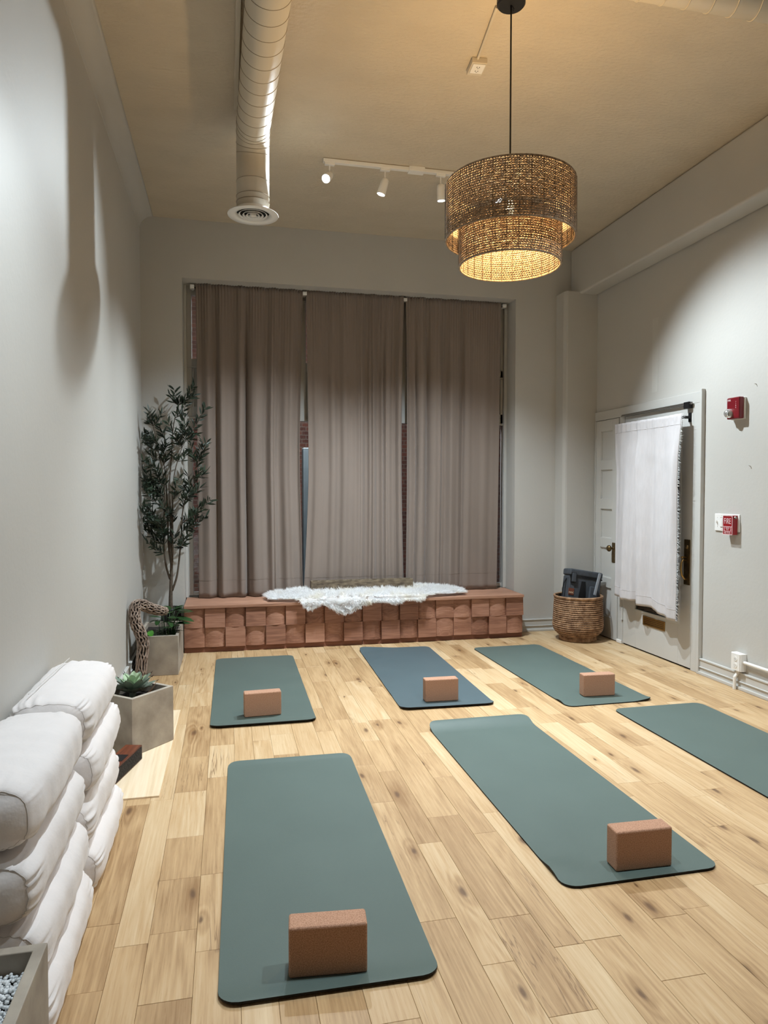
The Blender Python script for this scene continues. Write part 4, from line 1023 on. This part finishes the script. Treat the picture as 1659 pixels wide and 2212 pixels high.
def build_planters():
    r = random.Random(17)
    # corner trough with houseplants
    square_planter('concrete_planter', 'long grey concrete planter in the corner beside the bench, holding leafy greenery', (-.506, 5.585, 0), 0, .292, .59, .292, fill=.038)
    t = thing('leafy_houseplant', 'dark green broad-leaved houseplant growing in the corner concrete planter', 'houseplant', (-.46, 5.50, .24))
    lm = [leaf_mesh('leaf', L, w, M['leaf'], c, 7, .1) for L, w, c in ((.10, .05, -.25), (.085, .045, -.1), (.12, .045, -.35))]
    lb = leaf_mesh('leaf', .062, .052, M['leafbright'], -.2, 7, .08)
    stm = MB(); 
    spots = [(-.02, -.02, .17, .9, .1), (.04, .02, .19, .5, .1), (.07, -.04, .15, 0, 0), (.09, .03, .19, .2, 0), (.0, .06, .20, 2.2, .1), (.06, .08, .20, 1.2, 0), (-.03, .03, .16, 2.8, 0), (.10, -.07, .13, -.5, 0), (.03, -.09, .13, -1.2, 0), (.08, .10, .17, .8, 0), (.05, .0, .21, .3, .2), (.02, .10, .19, 1.9, .1), (.085, -.02, .18, .1, .1), (.06, .05, .215, -.4, .1), (.075, .06, .19, .5, -.1), (.02, -.05, .16, -.9, .1), (-.04, .0, .15, 3.0, 0), (.095, -.10, .15, -.2, 0)]
    for i, (x, y, z, a, e) in enumerate(spots):
        p = Vector((x, y, z)); stm.tube([(x*.5, y*.6, -.01), (x*.6, y*.7, z*.5), p], [.003, .0025, .002], 6)
        link('leaf', lm[i % 3], t, p, aim((math.cos(a), math.sin(a)-.3, .25+e), r.uniform(-.3, .3)))
    for i in range(12):
        x, y, z, a = r.uniform(-.08, .08), r.uniform(-.12, .12), r.uniform(.05, .13), r.uniform(-2.6, .6)
        stm.tube([(x*.7, y*.8, -.01), (x, y, z)], .002, 5); link('leaf', lm[i % 3], t, (x, y, z), aim((math.cos(a), math.sin(a), .2), r.uniform(-.4, .4)))
    stm.tube([(-.05, -.14, -.01), (-.09, -.15, .05), (-.105, -.16, .09)], .002, 6)
    o = link('leaf', lb, t, (-.105, -.16, .085), aim((.25, -.75, -.35), .3)); o['label'] = 'bright green glossy leaf'
    o = obj('stems', stm, M['leaf'], t, smooth=True); o['kind'] = 'stuff'
    ms = MB()
    for i in range(300):
        x = r.uniform(-.14, .08); y = r.uniform(-.18, .15); z = r.uniform(0, .035); q = r.uniform(.008, .02); a = r.random()*6.3; tl = r.uniform(-1, 1)
        ms.tube([(x+q*math.cos(a+k*1.1), y+q*math.sin(a+k*1.1)*.7, z+q*tl*math.sin(k*1.1)) for k in range(6)], .0012, 3)
    o = obj('curly_moss', ms, M['moss'], t); o['kind'] = 'stuff'
    # diamond-turned planter with agave
    square_planter('concrete_planter', 'square grey concrete planter turned cornerwise, holding the pale succulent', (-.492, 3.877, .0075), .852, .283, .283, .295)
    t = thing('agave_plant', 'artificial agave rosette with pale mint centre in the cornerwise planter', 'succulent', (-.500, 3.895, .240))
    specs = []
    for k in range(9): specs.append(('d', k*2*PI/9+.2, .12, .064, .16, .25))
    for k in range(8): specs.append(('d', k*2*PI/8+.55, .115, .062, .42, .6))
    for k in range(6): specs.append(('l', k*2*PI/6+.3, .100, .055, .62, .95))
    for k in range(4): specs.append(('c', k*2*PI/4, .080, .048, 1.25, 2.6))
    ms_ = {'d': leaf_mesh('leaf', .125, .062, M['agave'], .18, 7, .16, M['agavetip']), 'l': leaf_mesh('leaf', .102, .056, M['agavelight'], .12, 7, .16, M['agavetip']), 'c': leaf_mesh('leaf', .078, .044, M['agavelight'], -.12, 7, .35)}
    for k, a, L, w, _, el in specs:
        z = .032+el*.016; o = link('leaf', ms_[k], t, (.008*math.cos(a), .008*math.sin(a), z), aim((math.cos(a), math.sin(a), el)))
        if k != 'd': o['label'] = 'pale mint green leaf'
    b = MB(); b.lathe([(.012, -.01), (.020, .01), (.016, .05), (.004, .08)], 10); obj('stem', b, M['agave'], t, smooth=True)
    b = MB()
    for k in range(5): a = -.9+k*.12; b.tube([(.03*math.cos(a), .03*math.sin(a), .02), (.09*math.cos(a), .09*math.sin(a), .03), (.135*math.cos(a+.1), .135*math.sin(a+.1), .065+.01*k)], [.003, .0025, .0008], 5)
    obj('dry_blades', b, M['seagrass'], t)
    # near planter with white pebbles
    w = .30; h = .350
    t = thing('concrete_planter', 'grey concrete planter of white pebbles at the lower left picture corner', 'planter', (-.398-w/2, 1.652-w/2, 0))
    s = MB(); tt = .026
    o_ = [(-w/2, -w/2), (w/2, -w/2), (w/2, w/2), (-w/2, w/2)]; i_ = [(-w/2+tt, -w/2+tt), (w/2-tt, -w/2+tt), (w/2-tt, w/2-tt), (-w/2+tt, w/2-tt)]
    vs = [(*p, 0) for p in o_]+[(*p, h) for p in o_]+[(*p, h) for p in i_]+[(*p, .03) for p in i_]
    fs = [(3, 2, 1, 0), (12, 13, 14, 15)]
    for i in range(4):
        k = (i+1) % 4; fs += [(i, k, 4+k, 4+i), (4+i, 4+k, 8+k, 8+i), (8+i, 8+k, 12+k, 12+i)]
    s.add(vs, fs); obj('shell', s, M['concrete'], t, bevel=.003)
    b = MB(); b.box(-w/2+tt, w/2-tt, -w/2+tt, w/2-tt, .03, h-.054); obj('soil', b, M['soil'], t)
    pb = MB(); ico = []
    import bmesh
    bm = bmesh.new(); bmesh.ops.create_icosphere(bm, subdivisions=1, radius=1); iv = [v.co.copy() for v in bm.verts]; fi = [tuple(v.index for v in f.verts) for f in bm.faces]; bm.free()
    for i in range(1500):
        x = r.uniform(-w/2+tt+.005, w/2-tt-.005); y = r.uniform(-w/2+tt+.005, w/2-tt-.005); q = r.uniform(.0035, .0065); z = h-.052+r.uniform(0, .010)
        sc = Vector((q, q*r.uniform(.7, 1), q*r.uniform(.6, .9))); rot = Matrix.Rotation(r.random()*6, 3, 'Z')
        pb.add([rot @ Vector((v.x*sc.x*r.uniform(.85, 1.1), v.y*sc.y, v.z*sc.z))+Vector((x, y, z)) for v in iv], fi)
    o = obj('pebbles', pb, M['pebble'], t, smooth=True); tag(o, kind='stuff', label='white pebbles')
    b = MB()
    for i in range(9):
        x, y = r.uniform(.0, .10), r.uniform(-.13, -.02); q = r.uniform(.012, .02)
        b.add([Vector((v.x*q, v.y*q*.9, v.z*q*1.2))+Vector((x, y, h-.048+r.uniform(0, .014))) for v in iv], fi)
    o = obj('dark_stones', b, M['charcoal'], t, smooth=True); tag(o, kind='stuff', label='black stones')
    # cholla cactus wood
    b = MB(); path = [(-.612, 5.165, .0), (-.603, 5.17, .14), (-.592, 5.175, .26), (-.612, 5.18, .34), (-.640, 5.185, .41), (-.652, 5.20, .475), (-.645, 5.225, .525), (-.610, 5.255, .530), (-.56, 5.30, .500), (-.50, 5.35, .470), (-.455, 5.40, .455)]
    rad = [.035, .037, .038, .038, .037, .036, .040, .039, .036, .034, .026]
    P = [Vector(p) for p in path]; fine = []; fr_ = []
    for i in range(len(P)-1):
        a, b_, c, d = P[max(0, i-1)], P[i], P[i+1], P[min(len(P)-1, i+2)]
        for q in range(6): u = q/6; fine.append(.5*((2*b_)+(c-a)*u+(2*a-5*b_+4*c-d)*u*u+(3*b_-a-3*c+d)*u**3)); fr_.append(rad[i]*(1-u)+rad[i+1]*u)
    fine.append(P[-1]); fr_.append(rad[-1])
    t = thing('cholla_branch', 'bent lattice-holed cholla wood branch leaning in front of the corner planter', 'driftwood', tuple(P[0]))
    frames = []; prev = None
    for i, p in enumerate(fine):
        tn = (fine[min(i+1, len(fine)-1)]-fine[max(i-1, 0)]).normalized()
        u = tn.cross(Vector((0, 1, 0))).normalized() if prev is None else (prev-tn*prev.dot(tn)).normalized(); prev = u; frames.append((p, u, tn.cross(u)))
    def at(s, a, k=1.0):
        s = max(0, min(len(fine)-1.001, s)); i = int(s); f = s-i; p = frames[i][0].lerp(frames[i+1][0], f); u = frames[i][1].lerp(frames[i+1][1], f); w_ = frames[i][2].lerp(frames[i+1][2], f); rr = (fr_[i]*(1-f)+fr_[i+1]*f)*k
        return p+u*(rr*math.cos(a))+w_*(rr*math.sin(a))-P[0]
    b = MB(); n = len(fine)-1
    for d, cnt in ((1, 11), (-1, 11)):
        for k in range(cnt):
            pts = []; a0 = k*2*PI/cnt
            for j in range(0, n*2+1):
                s = j/2; pts.append(at(s, a0+d*s*.115+.10*math.sin(s*1.4+k), 1+.03*math.sin(s*2+k*2)))
            b.tube(pts, .0045, 5)
    obj('lattice', b, M['driftwood'], t, smooth=True)
    b = MB(); b.tube([f-P[0] for f in fine], [q*.62 for q in fr_], 12); obj('hollow_core', b, M['soil'], t, smooth=True)
    # pale plywood sheet on the floor, and the wooden speaker on it
    b = MB(); b.prism([(-.676, 3.186), (-.304, 3.186), (-.291, 4.417), (-.676, 4.417)], 0, .0068); o = obj('plywood_sheet', b, M['ply']); tag(o, 'thin pale plywood sheet lying on the floor under the cornerwise planter', 'wood sheet')
    t = thing('clock_radio', 'dark walnut box with a black display lying beside the bolsters', 'radio', (-.512, 3.50, .0072), -.27)
    boxo('case', M['walnut'], -.042, .042, -.20, .165, 0, .070, parent=t, bevel=.002)
    boxo('grille', M['soil'], .042, .0445, -.19, .155, .006, .064, parent=t)
    boxo('display', M['display'], -.030, .030, -.05, .03, .070, .0712, parent=t)
build_planters()

# ---------------------------------------------------------------- basket and bag
def build_basket():
    r = random.Random(23); cx, cy = 3.108, 5.775
    t = thing('seagrass_basket', 'round woven seagrass basket on a small foot in the corner by the doors', 'basket', (cx, cy, 0))
    prof = [(.045, .165), (.062, .188), (.080, .206), (.098, .217), (.116, .223), (.134, .226)]+[(.134+.0180*i, .226-.0009*i) for i in range(1, 15)]
    b = MB()
    for i, (z, rad) in enumerate(prof): twisted_ring(b, rad-.006, z, .045, .0017, .0067, 7, r.random()*6, r, .0006, 6)
    b.tube([((.211)*math.cos(a), .211*math.sin(a), .398) for a in [j*2*PI/80 for j in range(80)]], .010, 8, closed=True)
    obj('woven_wall', b, M['seagrass'], t, smooth=True)
    b = MB(); b.lathe([(.001, .045), (.150, .045), (.182, .075), (.208, .12), (.209, .25), (.200, .39)], 40); obj('lining', b, M['soil'], t, smooth=True)
    b = MB()
    for k in range(110):
        a = 2*PI*k/110; q = r.uniform(-.02, .02); b.tube([(.163*math.cos(a), .163*math.sin(a), .001), (.160*math.cos(a+q), .160*math.sin(a+q), .045)], .0048, 5)
    b.tube([((.162)*math.cos(a), .162*math.sin(a), .008) for a in [j*2*PI/60 for j in range(60)]], .006, 6, closed=True)
    obj('foot', b, M['seagrass'], t, smooth=True)
    # cooler bag leaning in the basket
    t = thing('cooler_bag', 'charcoal zip bag with brown leather patch standing in the seagrass basket', 'bag', (cx-.025, cy-.03, .07))
    t.rotation_euler = (-.10, .17, .06)
    b = MB(); b.box(-.165, .165, -.055, .06, 0, .50); bo = obj('body', b, M['bag'], t, bevel=.012)
    b = MB(); b.box(-.171, .171, -.064, .064, .502, .562); obj('lid', b, M['bag'], t, bevel=.014)
    b = MB(); b.box(-.168, .168, -.0605, -.054, .489, .503); obj('zip', b, M['black'], t)
    b = MB(); b.box(-.150, -.112, -.078, -.062, .445, .525); obj('buckle', b, M['bag'], t, bevel=.004)
    b = MB(); b.box(-.156, -.104, -.066, -.054, .435, .53); obj('buckle_tab', b, M['black'], t, bevel=.003)
    b = MB(); b.add([(-.040, -.059, .46), (-.002, -.059, .46), (.014, -.061, .30), (-.060, -.061, .30), (-.040, -.054, .46), (-.002, -.054, .46), (.014, -.054, .30), (-.060, -.054, .30)], [(0, 3, 2, 1), (4, 5, 6, 7), (0, 1, 5, 4), (1, 2, 6, 5), (2, 3, 7, 6), (3, 0, 4, 7)]); obj('strap_panel', b, M['black'], t)
    b = MB(); b.box(.040, .120, -.082, -.054, .15, .425); obj('pocket', b, M['bag'], t, bevel=.008)
    b = MB(); b.box(-.166, -.110, -.0585, -.054, .325, .385); obj('leather_patch', b, M['leather'], t, bevel=.001)
    mx = Matrix.Translation((-.138, -.0592, .350)) @ Matrix.Rotation(PI/2, 4, 'X'); text('lettering', 'noc', .034, M['ply'], t, mx)
    b = MB(); b.tube([(-.165, 0, .47), (-.19, -.01, .43), (-.205, -.02, .37), (-.205, -.03, .31)], .006, 6); obj('shoulder_strap', b, M['black'], t)
    b = MB(); b.box(-.012, .012, -.010, .002, 0, .20); o = obj('grip_rod', b, M['grip'], bevel=.003); 
    o.location = (cx+.085, cy-.135, .42); o.rotation_euler = (-.06, .30, 0); tag(o, 'short grey flat rod sticking out of the charcoal bag pocket', 'rod')
    b = MB(); b.box(-.02, .02, -.03, .03, 0, .36); o = obj('black_pouch', b, M['black'], bevel=.02); o.location = (cx+.176, cy+.05, .13); tag(o, 'black pouch wedged at the right side of the charcoal bag', 'pouch')
build_basket()

# ---------------------------------------------------------------- sheepskin and candle mold on the bench
def build_bench_top_things():
    r = random.Random(31); zt = .398
    # outline of the fleece (x, y) on the bench top; the front lobes hang over the edge at y = 5.94
    cx0, cx1 = .335, 2.12
    def front(x):
        u = (x-cx0)/(cx1-cx0)
        base = 6.05-.14*math.sin(PI*min(1, max(0, u))**.8)
        lob = -.085*math.exp(-((u-.19)/.04)**2)-.095*math.exp(-((u-.36)/.085)**2)-.045*math.exp(-((u-.62)/.06)**2)-.06*math.exp(-((u-.74)/.045)**2)
        return base+lob
    def back(x):
        u = (x-cx0)/(cx1-cx0); return 6.20+.10*math.sin(PI*max(0, min(1, u)))**.5+.02*math.sin(u*19)
    ye = 5.938
    def surf(x, y):
        # bend down over the front edge
        if y >= ye:
            u = (x-cx0)/(cx1-cx0); a, c = front(x), back(x); v = max(0, min(1, (y-a)/max(.01, c-a)))
            hgt = .012+(.050*v**.8+.010)*max(0, math.sin(PI*min(1, max(0, u))))**.4+.010*noise.noise(Vector((x*7, y*7, 3)))
            if .70 < x < 1.69 and y > 6.17: hgt = .042
            return Vector((x, y, zt+hgt)), Vector((0, -.35, 1))
        d = ye-y; return Vector((x, ye-.012-.02*max(0, 1-d/.03), zt+.016-d*1.05)), Vector((0, -1, .25))
    b = MB(); nx, ny = 90, 16
    def fn(u, v):
        x = cx0+(cx1-cx0)*u; a, c = front(x), back(x); y = a+(c-a)*v; p, n = surf(x, y); return p+n*.006
    b.grid(nx, ny, fn)
    t = obj('sheepskin', b, M['fur'], smooth=True); tag(t, 'long white sheepskin draped over the middle of the wooden bench', 'sheepskin')
    hr = MB(); N = 34000
    for i in range(N):
        u = r.random(); x = cx0+(cx1-cx0)*u; a, c = front(x), back(x); v = r.random() if i % 4 else r.choice((r.random()*.08, 1-r.random()*.05)); y = a+(c-a)*v
        p, n = surf(x, y)
        if .72 < x < 1.68 and 6.17 < y: ln = .012
        else: ln = r.uniform(.028, .058)
        edge = (1 if v > .85 else 0); fe = (1 if v < .15 else 0)
        gx = noise.noise(Vector((x*26, y*26, 1)))*2.0; gy = noise.noise(Vector((x*26, y*26, 7)))*1.8
        d = n*.7+Vector((gx+(-.9 if u < .04 else (.9 if u > .96 else 0)), gy*.7+edge*.5-fe*1.2, -.5*fe if y < ye+.02 else 0))+Vector((r.uniform(-.35, .35), r.uniform(-.35, .35), r.uniform(-.2, .2)))
        d.normalize(); sd = d.cross(Vector((r.uniform(-1, 1), r.uniform(-1, 1), .3))).normalized()*.0016
        m_ = p+d*ln*.55; e = p+d*ln+Vector((gx*.006, gy*.005-.002, -.005))
        if m_.z < zt+.001 and m_.y > ye-.004: m_.z = zt+.001
        if e.z < zt+.001 and e.y > ye-.004: e.z = zt+.001
        hr.add([p-sd, p+sd, m_-sd*.8, m_+sd*.8, e], [(0, 1, 3, 2), (2, 3, 4)])
    o = obj('fleece', hr, M['fur'], t); o['kind'] = 'stuff'
    # candle mold block with twelve round wells
    x0, x1, y0, y1, z0, z1 = .726, 1.667, 6.200, 6.295, .4425, .538
    t = thing('candle_mold', 'old weathered wooden block with twelve round wells, standing on the sheepskin', 'candle holder', ((x0+x1)/2, (y0+y1)/2, z0))
    hx = (x1-x0)/2; hy = (y1-y0)/2; h = z1-z0
    b = MB(); 
    vs = [(-hx, -hy, 0), (hx, -hy, 0), (hx, hy, 0), (-hx, hy, 0), (-hx, -hy, h), (hx, -hy, h), (hx, hy, h), (-hx, hy, h)]
    b.add(vs, [(3, 2, 1, 0), (0, 1, 5, 4), (1, 2, 6, 5), (2, 3, 7, 6), (3, 0, 4, 7)])
    n = 12; cw = 2*hx/n; rr = .027
    for k in range(n):
        xa = -hx+k*cw; xb = xa+cw; cx = (xa+xb)/2; q = 24
        sq = []
        for j in range(q):
            a = 2*PI*j/q+PI/4; c, s = math.cos(a), math.sin(a); m_ = max(abs(c)/(cw/2), abs(s)/hy); sq.append((cx+c/m_, s/m_, h))
        ci = [(cx+rr*math.cos(2*PI*j/q+PI/4), rr*math.sin(2*PI*j/q+PI/4), h) for j in range(q)]; cb = [(x, y, h-.06) for x, y, z in ci]
        b.add(sq+ci+cb, [(j, (j+1) % q, q+(j+1) % q, q+j) for j in range(q)]+[(q+j, q+(j+1) % q, 2*q+(j+1) % q, 2*q+j) for j in range(q)]+[tuple(2*q+j for j in range(q))])
    obj('block', b, M['oldwood'], t)
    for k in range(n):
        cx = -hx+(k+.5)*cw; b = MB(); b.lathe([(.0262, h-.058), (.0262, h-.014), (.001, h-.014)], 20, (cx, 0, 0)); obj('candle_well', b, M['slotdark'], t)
build_bench_top_things()
